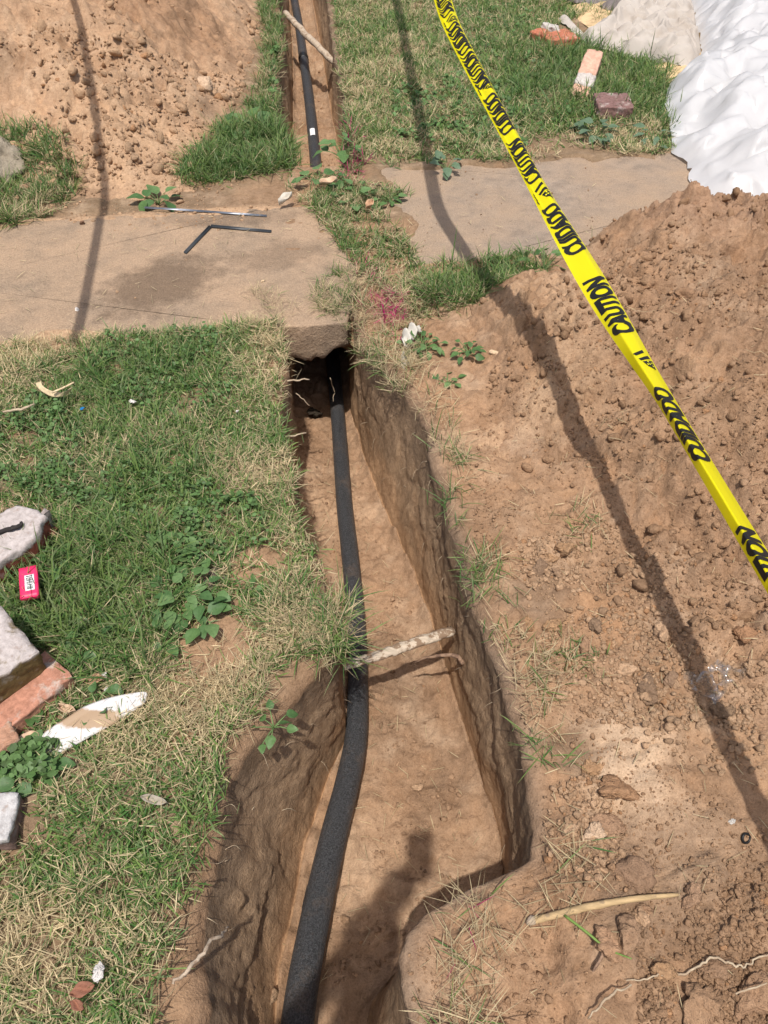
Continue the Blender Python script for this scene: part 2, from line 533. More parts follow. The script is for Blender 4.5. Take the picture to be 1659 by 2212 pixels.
def bank(x, y):
    """height of the ground outside the trench, without the heaps"""
    z = 0.012 * fbm(x * 1.7, y * 1.7, 3, 31)
    bare = sm(-.02, .10, x - lerp(RX, y)) * sm(3.0, 2.5, y)          # dug-over side right of the trench
    z = z + bare * (0.020 * fbm(x * 6, y * 6, 4, 33, .6) + .006 * ridged(x * 12, y * 12, 2, 36) + (.2 + .8 * sm(-.2, .3, fbm(x * 2.4, y * 2.4, 2, 38))) * (.006 * blocks(x, y, 17, 41) + .005 * blocks(x, y, 38, 43)) + crumbs(x, y, 40, .018, .010))
    z = z + (1 - bare) * (0.006 * fbm(x * 11, y * 11, 3, 35))
    z = z + .02 * sm(-.35, -.75, x) * sm(2.2, 1.4, y)
    # the trodden shelf near the camera sits lower than the bank beside it
    sh = sm(.335, .315, x + .02 * pn(y * 9, 2, 37)) * sm(.60, .53, y)
    z = z - .035 * sh
    for S in (SLAB_L, SLAB_R):
        pd = polydist(x, y, S); nn = fbm(x * 5, y * 5, 3, 39)
        z = z + .016 * sm(-.07, .0, pd) - .065 * sm(.0, .05, pd + .05 * nn - .035)
    return z


def top_z(x, y):
    x = np.asarray(x, float); y = np.asarray(y, float)
    z = bank(x, y)
    z = np.where((x > .1) & (y < 3.4), np.maximum(z, heapR(x, y)), z)
    z = np.where((x < -.5) & (y > 3.1), np.maximum(z, heapL(x, y)), z)
    z = np.where(inpoly(x, y, SLAB_L) | inpoly(x, y, SLAB_R), np.maximum(z, .012), z)
    return z


def floor_z(x, y):
    return -depth(y) + 0.016 * fbm(x * 4, y * 4, 3, 51) + 0.008 * fbm(x * 16, y * 16, 3, 52) + (.25 + .75 * sm(-.3, .3, fbm(x * 3, y * 3, 2, 54))) * (.010 * blocks(x, y, 13, 55) + .007 * blocks(x, y, 34, 56)) + crumbs(x, y, 60, .014, .010)


# colours of the bare soil (albedo)
C_DRY = np.array((.45, .300, .190)); C_MID = np.array((.335, .212, .130)); C_DARK = np.array((.205, .135, .087))
C_CLAY = np.array((.385, .222, .122)); C_PALE = np.array((.56, .415, .29)); C_THATCH = np.array((.235, .165, .105))


def blend(a, b, t): return a * (1 - t[..., None]) + b * t[..., None]


def soil_tone(x, y, seed, base, spots=()):
    n = fbm(x * 2.2, y * 2.2, 4, seed); n2 = fbm(x * 5.5 + 4, y * 5.5, 3, seed + 4)
    c = np.broadcast_to(base, x.shape + (3,)).copy()
    n3 = fbm(x * 19, y * 19, 3, seed + 9)
    c = blend(c, C_DARK, .45 * sm(.0, .8, n + .3 * n3)); c = blend(c, C_PALE, .32 * sm(.0, .9, -n2 + .45 * n3))
    c = blend(c, C_CLAY, .28 * sm(.1, .8, n2 + .3 * n3))
    for (px, py, r, col, k) in spots:
        d = np.hypot(x - px, y - py) / r + .35 * n2
        c = blend(c, np.array(col), k * sm(1.0, .45, d))
    return c


# ------------------------------------------------------------------ ground with the trench cut into it
def build_ground():
    def seg(a, b, s): return np.arange(a, b, s)
    ys = np.concatenate([[-60, -30, -14, -7, -4, -2.5, -1.6], seg(-1, .0, .06), seg(.0, .24, .012), seg(.24, 2.7, .0078), seg(2.7, 4.4, .013), seg(4.4, 7.2, .024), seg(7.2, 9.5, .08), [10, 11, 12.5, 15, 20, 30, 45, 80]])
    nr = len(ys)
    d = [0.0]; s = .004
    while d[-1] < 55:
        d.append(d[-1] + s)
        s = min(s * 1.12, .0115) if d[-1] < .75 else s * 1.035
    d = np.array(d); nb = len(d)
    nw, nf = 34, 46
    eL, eR = edgeL(ys), edgeR(ys)
    fl, fr = lerp(FLX, ys), lerp(FRX, ys)
    dep = depth(ys)
    Y = np.repeat(ys[:, None], nb, 1)
    # banks
    XL = eL[:, None] - d[None, :]; XR = eR[:, None] + d[None, :]
    lip = lambda D: -.016 * np.exp(-D / .014) - .012 * np.exp(-D / .05)
    on = sm(.02, .2, dep)[:, None]
    ZL = bank(XL, Y) + lip(d)[None, :] * on; ZR = bank(XR, Y) + (lip(d)[None, :] * sm(.45, .62, ys)[:, None] - .007 * np.exp(-d / .006)[None, :]) * on
    ZL = ZL - (.026 * np.exp(-d / .05))[None, :] * (sm(1.0, .85, ys) * sm(.1, .3, ys))[:, None]
    # walls: t=0 at the lip, 1 at the floor
    t = np.linspace(0, 1, nw + 2)[1:-1]
    Yw = np.repeat(ys[:, None], nw, 1)

    def wall(e, f, zt, side, seed):
        tt = t[None, :]
        prof = tt ** (1.25 if side < 0 else 1.0)
        x = e[:, None] * (1 - prof) + f[:, None] * prof
        zb = floor_z(f, ys)
        z = zt[:, None] * (1 - tt) + zb[:, None] * tt
        # shovel gouges run down and along the wall, cracks open between the slices
        sl = z + Yw * (-.75 if side < 0 else .75)      # slices lean along the trench
        g = fbm(Yw * 2.5, z * 2.0, 2, seed) * .010 + .002 * ridged(Yw * 9 + z * 2, z * 3.0, 2, seed + 3)
        q = fbm(sl * 4.5 + .6 * fbm(Yw * 4, z * 4, 2, seed + 12), Yw * 1.6 - z * 1.6, 3, seed + 6)
        g = g + .006 * (sm(-.02, .02, q) - .5) + .004 * (sm(.30, .34, q) - .5)
        g = g + .0028 * blocks(Yw, z * .6, 8, seed + 30) + .0016 * blocks(Yw, z, 24, seed + 40) + .003 * fbm(Yw * 40, z * 40, 2, seed + 8)
        amp = np.sin(np.pi * np.clip(tt * 1.02, 0, 1)) ** .6 * sm(.05, .3, dep)[:, None]
        return x + side * (g - .004) * amp, z
    xl, zl = wall(eL, fl, ZL[:, 0], 1, 301); xr, zr = wall(eR, fr, ZR[:, 0], -1, 331)
    tf = np.linspace(0, 1, nf)[None, :]
    XF = fl[:, None] * (1 - tf) + fr[:, None] * tf
    YF = np.repeat(ys[:, None], nf, 1)
    ZF = floor_z(XF, YF) + (.03 * (np.abs(tf - .5) * 2) ** 6) * on
    ZF = np.where(dep[:, None] < .01, bank(XF, YF), ZF)
    X = np.concatenate([XL[:, ::-1], xl, XF, xr[:, ::-1], XR], 1)
    Z = np.concatenate([ZL[:, ::-1], zl, ZF, zr[:, ::-1], ZR], 1)
    nc = X.shape[1]
    YY = np.repeat(ys[:, None], nc, 1)
    # tones
    C = np.zeros((nr, nc, 3))
    thatch = lambda x, y, s: soil_tone(x, y, s, C_THATCH)
    spots_l = [(*at(470, 1390)[:2], .22, C_MID, .8), (*at(560, 1220)[:2], .14, C_MID, .8), (*at(420, 1470)[:2], .2, C_MID, .6), (*at(380, 2100)[:2], .15, C_MID, .8), (*at(620, 420)[:2], .3, C_MID, .6)]
    cl = soil_tone(XL, Y, 71, C_THATCH, spots_l)
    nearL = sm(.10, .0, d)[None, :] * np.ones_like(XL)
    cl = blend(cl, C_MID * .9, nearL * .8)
    slabdust = sm(-.10, .02, polydist(XL, Y, SLAB_L))
    cl = blend(cl, C_DRY, slabdust)
    lawn = sm(2.75, 3.3, Y)
    cr = soil_tone(XR, Y, 73, C_MID * 1.02, [(*at(1350, 1650)[:2], .16, C_PALE, .6), (*at(1420, 1750)[:2], .14, C_PALE, .5), (*at(1300, 1330)[:2], .12, C_CLAY, .6), (*at(1180, 1300)[:2], .1, C_DARK, .6), (*at(1230, 1620)[:2], .07, C_DARK, .7), (*at(1320, 1870)[:2], .10, C_DARK * 1.2, .8), (*at(1500, 1900)[:2], .25, C_DARK * 1.3, .7), (*at(1100, 950)[:2], .12, C_DRY, .8)])
    cr = blend(cr, soil_tone(XR, Y, 75, C_THATCH), lawn)
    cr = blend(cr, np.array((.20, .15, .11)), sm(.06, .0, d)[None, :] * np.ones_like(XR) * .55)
    floor_c = soil_tone(XF, YF, 77, np.array((.33, .212, .132)), [(-.02, .65, .25, C_DRY, .35), (-.25, 1.9, .2, C_DRY, .6), (.12, .85, .12, C_DARK, .5), (.0, 1.25, .12, C_DARK, .35)])

    def wallc(x, z, zt, zb, seed):
        h = (zt[:, None] - z) / (zt - zb + .05)[:, None]
        n = fbm(Yw * 4, z * 9, 3, seed)
        c = np.broadcast_to(np.array((.255, .178, .116)), x.shape + (3,)).copy()
        c = blend(c, np.array((.32, .218, .137)), sm(.10, .35, h + .12 * n))
        c = blend(c, np.array((.39, .245, .142)), sm(.50, .85, h + .18 * n))
        return c
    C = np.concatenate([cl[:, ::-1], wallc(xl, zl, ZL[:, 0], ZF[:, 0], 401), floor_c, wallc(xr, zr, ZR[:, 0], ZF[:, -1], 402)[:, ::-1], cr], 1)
    V = np.stack([X, YY, Z], -1).reshape(-1, 3)
    me = mesh_np('ground', V, quads=grid_quads(nr, nc), colors=C.reshape(-1, 3))
    link('ground', me, M_SOIL, kind='structure', label='bare and grassed earth with an open pipe trench cut through it')


build_ground()


def build_heap(name, f, x0, x1, y0, y1, step, tone, label, zcut):
    xs = np.arange(x0, x1, step); ys = np.arange(y0, y1, step)
    X, Y = np.meshgrid(xs, ys)
    Z = f(X, Y)
    C = tone(X, Y, Z)
    q = grid_quads(len(ys), len(xs))
    ground = bank(X, Y)
    keep = (Z > ground - .05).ravel()
    q = q[keep[q].any(1)]
    used = np.zeros(X.size, bool); used[q.ravel()] = True
    idx = np.cumsum(used) - 1
    V = np.stack([X, Y, Z], -1).reshape(-1, 3)[used]
    me = mesh_np(name, V, quads=idx[q], colors=C.reshape(-1, 3)[used])
    return link(name, me, M_HEAP, label=label, cat='dirt pile')


build_heap('dirt_pile', heapR, .08, 2.6, .05, 3.3, .0078,
           lambda x, y, z: soil_tone(x, y, 81, np.array((.345, .220, .138)), [(.62, 2.35, .3, C_DRY, .7), (.95, 1.6, .35, C_MID, .6), (.55, 1.9, .2, C_DRY * .95, .6), (1.2, 2.75, .35, (.34, .215, .140), .8)]),
           'brown heap of dug soil right of the trench, under the yellow tape', 0)
build_heap('dirt_pile', heapL, -4.2, -.6, 3.1, 8.4, .0135,
           lambda x, y, z: soil_tone(x, y, 85, np.array((.45, .295, .188)), [(-1.2, 3.8, .5, C_DRY * 1.05, .8), (-1.3, 5.2, .6, (.33, .20, .12), .75), (-2.2, 5.3, .5, (.36, .225, .135), .6)]),
           'large tan heap of dug soil behind the left slab', 0)

# ------------------------------------------------------------------ sidewalk slabs and the soil that bridges the trench
M_SLAB_L = concrete_mat('dusty_concrete', (.265, .205, .15), (.40, .282, .19), .34, .58, [(*at(350, 620)[:2], .30, .20, .9, .75), (*at(600, 560)[:2], .25, .12, .4, .4), (*at(500, 480)[:2], .35, .08, .1, .45)])  # first patch is a soft cast shadow painted into the slab colour
M_SLAB_R = concrete_mat('worn_concrete', (.315, .25, .195), (.38, .275, .19), .38, .60)


def build_slab(poly, top, thick, mat, label, seed, mouth=None):
    """closed slab: resampled outline with chipped edges, rings in to the middle, ragged underside"""
    P = np.array(poly, float); n = len(P)
    out = []
    for i in range(n):
        a, b = P[i], P[(i + 1) % n]; k = max(2, int(np.linalg.norm(b - a) / .012))
        for j in range(k): out.append(a + (b - a) * j / k)
    O = np.array(out); m = len(O)
    N = np.roll(O, -1, 0) - np.roll(O, 1, 0); N = np.c_[N[:, 1], -N[:, 0]]; N /= np.linalg.norm(N, axis=1)[:, None] + 1e-9
    ar = 0.5 * np.sum(O[:, 0] * np.roll(O[:, 1], -1) - np.roll(O[:, 0], -1) * O[:, 1])
    N *= np.sign(ar)
    jit = .012 * fbm(O[:, 0] * 5, O[:, 1] * 5, 3, seed) + .005 * pn(O[:, 0] * 50, O[:, 1] * 50, seed + 2)
    O = O + N * jit[:, None]
    rings = []
    c = O.mean(0)
    bot = -thick + .030 * fbm(O[:, 0] * 7, O[:, 1] * 7, 3, seed + 5) + .012 * pn(O[:, 0] * 40, O[:, 1] * 40, seed + 6)
    if mouth is not None: bot = bot + mouth(O[:, 0], O[:, 1])
    def ring(off, z): rings.append(np.c_[O - N * off, np.broadcast_to(z, (m,))])
    ring(.10, bot * .9); ring(.02, bot); ring(.0, bot * .88)
    for f in (.75, .55, .35, .15):
        rings.append(np.c_[O + N * (.006 * fbm(O[:, 0] * 20, O[:, 1] * 20 + f * 9, 2, seed + 9))[:, None], top + (bot - top) * f])
    ring(.0, top - .006)
    for s, dz in ((.998, .001), (.994, 0), (.9, 0), (.7, 0), (.4, 0), (.1, 0)):
        rings.append(np.c_[c + (O - c) * s, np.full(m, top - dz)])
    V = np.vstack(rings + [np.r_[c, top][None], np.r_[c, -thick * .9][None]])
    q = []
    R = len(rings)
    k = np.arange(m); k2 = (k + 1) % m
    for r in range(R - 1): q.append(np.stack([r * m + k, r * m + k2, (r + 1) * m + k2, (r + 1) * m + k], -1))
    t = np.vstack([np.stack([(R - 1) * m + k, (R - 1) * m + k2, np.full(m, R * m)], -1), np.stack([k2, k, np.full(m, R * m + 1)], -1)])
    me = mesh_np('sidewalk_slab', V, quads=np.vstack(q), tris=t)
    return link('sidewalk_slab', me, mat, kind='structure', label=label)


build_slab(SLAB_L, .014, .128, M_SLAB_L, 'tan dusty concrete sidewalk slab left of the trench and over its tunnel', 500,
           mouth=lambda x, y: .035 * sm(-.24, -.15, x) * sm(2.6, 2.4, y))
build_slab(SLAB_R, .010, .10, M_SLAB_R, 'grey tan concrete sidewalk slab under the yellow tape', 520)


def build_bridge():
    poly = np.array([(-.52, 3.02), (-.52, 2.50), (-.20, 2.48), (-.03, 2.42), (.10, 2.62), (.16, 2.8), (.06, 3.0), (-.02, 3.6), (-.10, 3.76), (-.47, 3.74)])
    xs = np.linspace(-.58, .2, 80); ys = np.linspace(2.38, 3.82, 130)
    X, Y = np.meshgrid(xs, ys)
    D = polydist(X, Y, poly)
    Zt = .004 + .012 * fbm(X * 5, Y * 5, 3, 531) + .006 * fbm(X * 22, Y * 22, 2, 532) - .12 * sm(.05, -.03, D)
    Zb = -.20 - .06 * sm(2.5, 2.8, Y) - .20 * sm(3.35, 3.55, Y) + .04 * fbm(X * 6, Y * 6, 3, 535) + .05 * sm(.05, -.03, D)  # soil underside lowered, far end plugged, to darken the tunnel
    Zb = np.minimum(Zb, Zt - .004)
    keep = (D > -.03).ravel()
    q = grid_quads(130, 80); q = q[keep[q].all(1)]
    V = np.vstack([np.stack([X, Y, Zt], -1).reshape(-1, 3), np.stack([X, Y, Zb], -1).reshape(-1, 3)])
    n = X.size
    e = np.vstack([q[:, [0, 1]], q[:, [1, 2]], q[:, [2, 3]], q[:, [3, 0]]])
    key = np.sort(e, 1); _, inv, cnt = np.unique(key, axis=0, return_inverse=True, return_counts=True)
    b = e[cnt[inv.ravel()] == 1]
    side = np.stack([b[:, 0], b[:, 0] + n, b[:, 1] + n, b[:, 1]], -1)
    C = soil_tone(X, Y, 537, C_MID * .9).reshape(-1, 3)
    me = mesh_np('soil_bridge', V, quads=np.vstack([q, q[:, ::-1] + n, side]), colors=np.vstack([C, C * .8]))
    link('soil_bridge', me, M_SOIL, kind='structure', label='strip of earth between the slabs left standing over the tunnel')


build_bridge()

# ------------------------------------------------------------------ loose crumbs of soil (uncountable) and clods one can pick out
def ico_base(sub, seed, rough=.28):
    bm = bmesh.new(); bmesh.ops.create_icosphere(bm, subdivisions=sub, radius=1)
    V = np.array([v.co[:] for v in bm.verts]); T = np.array([[v.index for v in f.verts] for f in bm.faces]); bm.free()
    rng = np.random.default_rng(seed)
    k = rng.normal(size=(5, 3)) * 1.6; ph = rng.uniform(0, 6.28, 5)
    r = 1 + rough * np.mean(np.sin(V @ k.T * 1.3 + ph), 1) * 1.6 + rng.normal(size=len(V)) * rough * .22
    # a few flat break faces
    for _ in range(8):
        n = rng.normal(size=3); n /= np.linalg.norm(n); c = rng.uniform(.45, .80)
        dd = (V * r[:, None]) @ n
        r = np.where(dd > c, r * c / np.maximum(dd, 1e-6), r)
    return V * r[:, None] * np.array([1, .85, .72]), T


def rot_rand(rng, n, tilt=.6):
    a = rng.uniform(0, 2 * math.pi, n); b = rng.normal(size=n) * tilt; c = rng.normal(size=n) * tilt
    ca, sa, cb, sb, cc, sc_ = np.cos(a), np.sin(a), np.cos(b), np.sin(b), np.cos(c), np.sin(c)
    z0 = np.zeros(n); o1 = np.ones(n)
    Rz = np.stack([ca, -sa, z0, sa, ca, z0, z0, z0, o1], -1).reshape(n, 3, 3)
    Rx = np.stack([o1, z0, z0, z0, cb, -sb, z0, sb, cb], -1).reshape(n, 3, 3)
    Ry = np.stack([cc, z0, sc_, z0, o1, z0, -sc_, z0, cc], -1).reshape(n, 3, 3)
    return Rz @ Rx @ Ry


def scatter_crumbs(P, R, C, seed, sub=0):
    """many small irregular lumps as one mesh: positions P, radii R, colours C"""
    rng = np.random.default_rng(seed)
    K = 10
    var = rng.integers(0, K, len(P)); Vs = []; Ts = []; Cs = []; off = 0
    for k in range(K):
        B, T = ico_base(1 + sub, seed * 31 + k, .48)
        i = np.where(var == k)[0]
        if not len(i): continue
        M = rot_rand(rng, len(i))
        v = np.einsum('nij,vj->nvi', M, B) * R[i][:, None, None] + P[i][:, None, :]
        Vs.append(v.reshape(-1, 3)); Cs.append(np.repeat(C[i], len(B), 0))
        Ts.append((T[None] + (np.arange(len(i)) * len(B))[:, None, None]).reshape(-1, 3) + off); off += len(i) * len(B)
    return np.vstack(Vs), np.vstack(Ts), np.vstack(Cs)


def crumb_field(poly, n, rmin, rmax, zf, base, seed, clump=2.5, thr=-.1, power=2.6, excl=None):
    rng = np.random.default_rng(seed)
    P = np.array([p[:2] for p in poly]); lo, hi = P.min(0), P.max(0)
    pts = np.zeros((0, 2))
    while len(pts) < n:
        q = rng.uniform(lo, hi, (n * 3, 2))
        k = inpoly(q[:, 0], q[:, 1], poly)
        m = fbm(q[:, 0] * clump, q[:, 1] * clump, 3, seed + 1) + .25 * rng.normal(size=len(q)) > thr
        k &= m
        if excl is not None: k &= ~excl(q[:, 0], q[:, 1])
        pts = np.vstack([pts, q[k]])
    pts = pts[:n]
    u = rng.uniform(size=n)
    r = (rmin ** (-power) + u * (rmax ** (-power) - rmin ** (-power))) ** (-1 / power)
    z = zf(pts[:, 0], pts[:, 1])
    c = .5 * soil_tone(pts[:, 0], pts[:, 1], seed, base) + .5 * base
    c = c * rng.uniform(.82, 1.15, (n, 1))
    c = np.where(rng.uniform(size=(n, 1)) < .03, C_CLAY * rng.uniform(.9, 1.15, (n, 1)), c)
    return np.c_[pts, z + r * .2], r, c


def in_trench(x, y, m=0.0):
    return (x > edgeL(y) + m) & (x < edgeR(y) - m) & (y > 0) & (y < 12)


def on_slab(x, y, m=0.0):
    return (polydist(x, y, SLAB_L) > m) | (polydist(x, y, SLAB_R) > m)


def crumb_object(name, fields, label, seed):
    P = np.vstack([f[0] for f in fields]); R = np.concatenate([f[1] for f in fields]); C = np.vstack([f[2] for f in fields])
    big = R > .008
    parts = []
    if (~big).any(): v, t, c = scatter_crumbs(P[~big], R[~big], C[~big], seed, 0); parts.append((v, None, t, c))
    if big.any(): v, t, c = scatter_crumbs(P[big], R[big], C[big], seed + 1, 1); parts.append((v, None, t, c))
    V, q, T, C = join(parts)
    me = mesh_np(name, V, tris=T, colors=C, smooth=False)
    link(name, me, M_CLOD, kind='stuff', label=label, cat='soil crumbs')


notslab = lambda x, y: in_trench(x, y, -.012)
RB = [(1030, 900), (1300, 760), (1800, 760), (1800, 2400), (850, 2400), (850, 2050), (1180, 1850), (1120, 1500), (1020, 1200)]
crumb_object('soil_crumbs', [
    crumb_field(pxpoly(RB), 11000, .0022, .011, top_z, C_MID * 1.1, 901, 3.0, 0.0, 2.4, notslab),
    crumb_field(pxpoly([(1110, 1150), (1380, 1150), (1480, 1420), (1640, 1480), (1640, 1700), (1420, 1640), (1180, 1480)]), 2600, .004, .014, top_z, C_DRY, 902, 4.0, -.2, 2.2, notslab),
    crumb_field(pxpoly([(1200, 1680), (1300, 1660), (1350, 1850), (1230, 1960), (1170, 1850)]), 420, .004, .013, top_z, C_DRY, 903, 5.0, -.3, 2.0, notslab),
    crumb_field(pxpoly([(1340, 1900), (1700, 1880), (1700, 2230), (1380, 2230)]), 2000, .003, .012, top_z, C_MID, 904, 5.0, -.2, 2.3, notslab),
    crumb_field([(.3, 1.0), (.35, 2.5), (.9, 2.9), (2.2, 3.0), (2.2, 1.0)], 5600, .004, .028, top_z, C_MID, 905, 1.8, .14, 2.2),
], 'loose crumbs and small clods of soil strewn over the right bank', 21)
crumb_object('soil_crumbs', [
    crumb_field([(-1.7, 3.25), (-.8, 3.35), (-.8, 6.5), (-3.6, 6.5), (-3.2, 4.0)], 8000, .006, .046, top_z, C_DRY, 911, 1.2, .10, 2.2),
    crumb_field([(-1.9, 3.1), (-.6, 3.1), (-.7, 3.7), (-1.9, 3.8)], 900, .003, .014, top_z, C_DRY, 912, 4, -.1, 2.3),
], 'loose crumbs and small clods of soil on the left heap', 23)
crumb_object('soil_crumbs', [
    crumb_field([(-.42, .28), (.3, .55), (.31, .9), (.1, 1.7), (-.1, 2.4), (-.38, 2.4), (-.1, 1.1), (-.25, .6)], 4200, .0018, .014, floor_z, np.array((.36, .235, .15)), 921, 4, -.05, 2.3,
                lambda x, y: (x < lerp(FLX, y) + .005) | (x > lerp(FRX, y) - .005)),
    crumb_field([(-.72, 3.8), (-.22, 3.8), (-.4, 6.6), (-.74, 6.6)], 350, .004, .014, floor_z, np.array((.40, .25, .15)), 922, 3, -.1, 2.5,
                lambda x, y: (x < lerp(FLX, y) + .01) | (x > lerp(FRX, y) - .01)),
], 'loose crumbs of soil on the trench floor', 25)
crumb_object('soil_crumbs', [
    crumb_field([(-2.4, 2.1), (-.15, 2.4), (-.12, 2.75), (-.35, 3.25), (-2.6, 3.0)], 700, .0015, .009, top_z, C_DRY, 931, 3, -.1, 2.6),
    crumb_field([(-1.9, 2.95), (-.5, 3.05), (-.5, 3.4), (-1.9, 3.3)], 700, .002, .012, top_z, C_DRY, 932, 3, -.2, 2.5),
    crumb_field([(.1, 2.76), (1.1, 2.9), (1.0, 3.7), (-.05, 3.66)], 260, .0015, .008, top_z, C_MID, 933, 4, .0, 2.6),
    crumb_field([(-1.2, .3), (-.34, .3), (-.2, 1.3), (-.35, 2.2), (-1.4, 2.1)], 900, .0018, .008, top_z, C_MID, 934, 4, -.1, 2.5, notslab),
], 'loose crumbs of soil on the sidewalk slabs and the left bank', 27)

CLOD_MESH = []
for k in range(9):
    B, T = ico_base(4, 700 + k, .42)
    nb_ = B / (np.linalg.norm(B, axis=1)[:, None] + 1e-9)
    rr_ = .16 * fbm(B[:, 0] * 2.2 + B[:, 2] * 1.3 + k * 3, B[:, 1] * 2.2 - B[:, 2] * 1.7, 4, 70, .65) + .05 * fbm(B[:, 0] * 6 + B[:, 2] * 5, B[:, 1] * 6 - B[:, 2] * 4 + k, 3, 75, .7)
    B = B + nb_ * rr_[:, None]
    CLOD_MESH.append((B, T))


def clod(u, v, rad, label, col=None, flat=.75, name='soil_clod', cat='clod', sink=.38, z=None, k=None, group='soil clods on the right bank', ax=1.0, rz=None):
    rng = np.random.default_rng(int(u * 7 + v))
    p = at(u, v, 0)
    for _ in range(4):
        zz = float(top_z(p[0], p[1])) if z is None else z
        p = at(u, v, zz + rad * flat * (1 - sink) * .6)
    B, T = CLOD_MESH[rng.integers(0, 9) if k is None else k]
    V = B * rad * np.array([1.1 * ax, .95, flat / .72])
    c = np.array(C_MID if col is None else col) * rng.uniform(1.08, 1.22)
    me = mesh_np(name, V, tris=T, colors=np.broadcast_to(c, (len(V), 3)))
    o = link(name, me, M_CLOD, label=label, cat=cat, group=group)
    o.location = (p[0], p[1], zz + rad * flat * (1 - sink) * .6)
    o.rotation_euler = (rng.normal() * .2, rng.normal() * .2, rng.uniform(0, 6.28) if rz is None else rz)
    return o


ORANGE = (.36, .225, .130); GREYB = (.235, .158, .105); TAN = (.46, .31, .20); PALE = (.55, .40, .28)
for u, v, r, col, fl, lab in [
    (1167, 1231, .028, GREYB, .85, 'dark brown clod with a lit top beside the orange clods at the trench edge'),
    (1219, 1183, .030, ORANGE, .6, 'broad orange clod above the dark brown one on the right bank'),
    (1192, 1205, .019, ORANGE, .7, 'small orange clod wedged between the dark clod and the broad orange one'),
    (1205, 1240, .017, (.30, .20, .13), .7, 'small brown clod right of the dark brown clod'),
    (1145, 1350, .017, ORANGE, .8, 'round orange clod, leftmost of the three beside the trench tufts'),
    (1187, 1350, .021, ORANGE, .8, 'round orange clod, middle of the three beside the trench tufts'),
    (1230, 1343, .017, ORANGE, .8, 'round orange clod, rightmost of the three beside the trench tufts'),
    (1284, 1352, .022, GREYB, .6, 'flat dark clod right of the three round orange ones'),
    (1432, 1368, .022, TAN, .8, 'tan clod above the crumb field below the tape shadow'),
    (1450, 1468, .022, (.27, .18, .12), .75, 'brown clod touching the clear plastic film'),
    (1402, 1490, .034, GREYB, .5, 'flat dark grey brown clod left of the clear plastic film'),
    (1567, 1538, .025, (.25, .17, .11), .8, 'brown clod below the clear plastic film'),
    (1350, 1450, .027, TAN, .5, 'flat tan clod between the tufts and the dark flat clod'),
    (1609, 1372, .026, (.33, .19, .11), .6, 'reddish clod at the right edge under the tape end'),
    (1268, 1400, .024, (.30, .19, .12), .6, 'brown clod right of the green tuft on the right bank'),
    (1215, 1505, .020, TAN, .6, 'tan clod in the bare patch by the trench tufts'),
    (1330, 1700, .046, (.36, .215, .125), .42, 'largest flat clod, tan and smooth, right of the trench corner'),
    (1275, 1655, .026, ORANGE, .5, 'flat orange clod above the largest flat clod'),
    (1312, 1775, .036, (.33, .21, .135), .5, 'brown slab-like clod below the largest flat clod'),
    (1283, 1800, .028, PALE, .6, 'pale long clod with straw on it near the trench corner'),
    (1232, 1795, .018, TAN, .7, 'small tan clod at the trench corner'),
    (1365, 1885, .050, (.27, .175, .115), .35, 'low smooth dark mound above the bamboo stick'),
    (1495, 1942, .023, (.31, .20, .13), .75, 'brown clod at the thin end of the bamboo stick'),
    (1388, 1982, .022, TAN, .7, 'tan clod just below the bamboo stick'),
    (1318, 2038, .033, (.36, .225, .14), .6, 'tan blocky clod, left one of the pair below the bamboo stick'),
    (1354, 2015, .030, (.30, .195, .125), .55, 'brown clod, right one of the pair below the bamboo stick'),
    (1432, 2092, .024, ORANGE, .7, 'orange clod above the long pale root'),
    (1535, 2085, .030, (.28, .18, .115), .55, 'brown clod crossed by the long pale root'),
    (1528, 2168, .042, (.33, .21, .13), .5, 'big brown clod under the long pale root'),
    (1632, 2150, .048, (.34, .215, .135), .55, 'big tan clod in the lower right corner'),
    (1395, 1968, .015, (.30, .19, .12), .8, 'small brown clod touching the bamboo stick'),
]:
    clod(u, v, r, lab, col, fl)
for u, v, r, col, fl, lab in [
    (1475, 982, .020, (.30, .20, .13), .8, 'round brown clod below the end of the folded tape lettering'),
    (1462, 985, .014, (.30, .20, .13), .8, 'small clod tucked beside the tape on the heap'),
    (1398, 620, .030, (.33, .20, .12), .6, 'jagged brown clod right of the tape halfway up the right heap'),
    (1470, 640, .045, (.34, .21, .128), .5, 'wide brown clod in the right heap beyond the tape'),
    (1572, 405, .040, (.35, .20, .118), 1.0, 'clod standing up on the crest of the right heap before the white sheet'),
]:
    clod(u, v, r, lab, col, fl, group='clods on the right heap')
clod(440, 190, .060, 'pale tan rock with a sharp edge on the left heap', PALE, 1.0, name='rock', cat='rock', group='rocks', ax=1.3, rz=.9)
clod(8, 345, .17, 'large grey weathered stone in the grass at the left edge', (.30, .262, .205), .8, name='stone', cat='stone', sink=.35, group='rocks', k=2)
clod(1068, 762, .014, 'small cream stone on crumbly soil right of the green weed clump', (.68, .52, .35), .5, name='stone', cat='stone', group='rocks', ax=1.5, rz=-.4)
clod(175, 742, .014, 'small tan pebble on the left slab', (.50, .34, .2), .6, name='pebble', cat='pebble', group='pebbles on the left slab', z=.014)
clod(167, 668, .010, 'small white pebble on the left slab in the thin shadow', (.75, .72, .68), .7, name='pebble', cat='pebble', group='pebbles on the left slab', z=.014)
clod(178, 482, .016, 'dark brown pebble where the soil heap meets the left slab', (.2, .12, .08), .7, name='pebble', cat='pebble', group='pebbles on the left slab', z=.014)
clod(567, 607, .010, 'flat cream pebble on the left slab near the grass', (.66, .5, .33), .5, name='pebble', cat='pebble', group='pebbles on the left slab', z=.014)
clod(765, 2115, .024, 'tan clod on the trench floor right of the pipe in the shade', (.40, .25, .15), .7, z=-.48, group='clods on the trench floor')
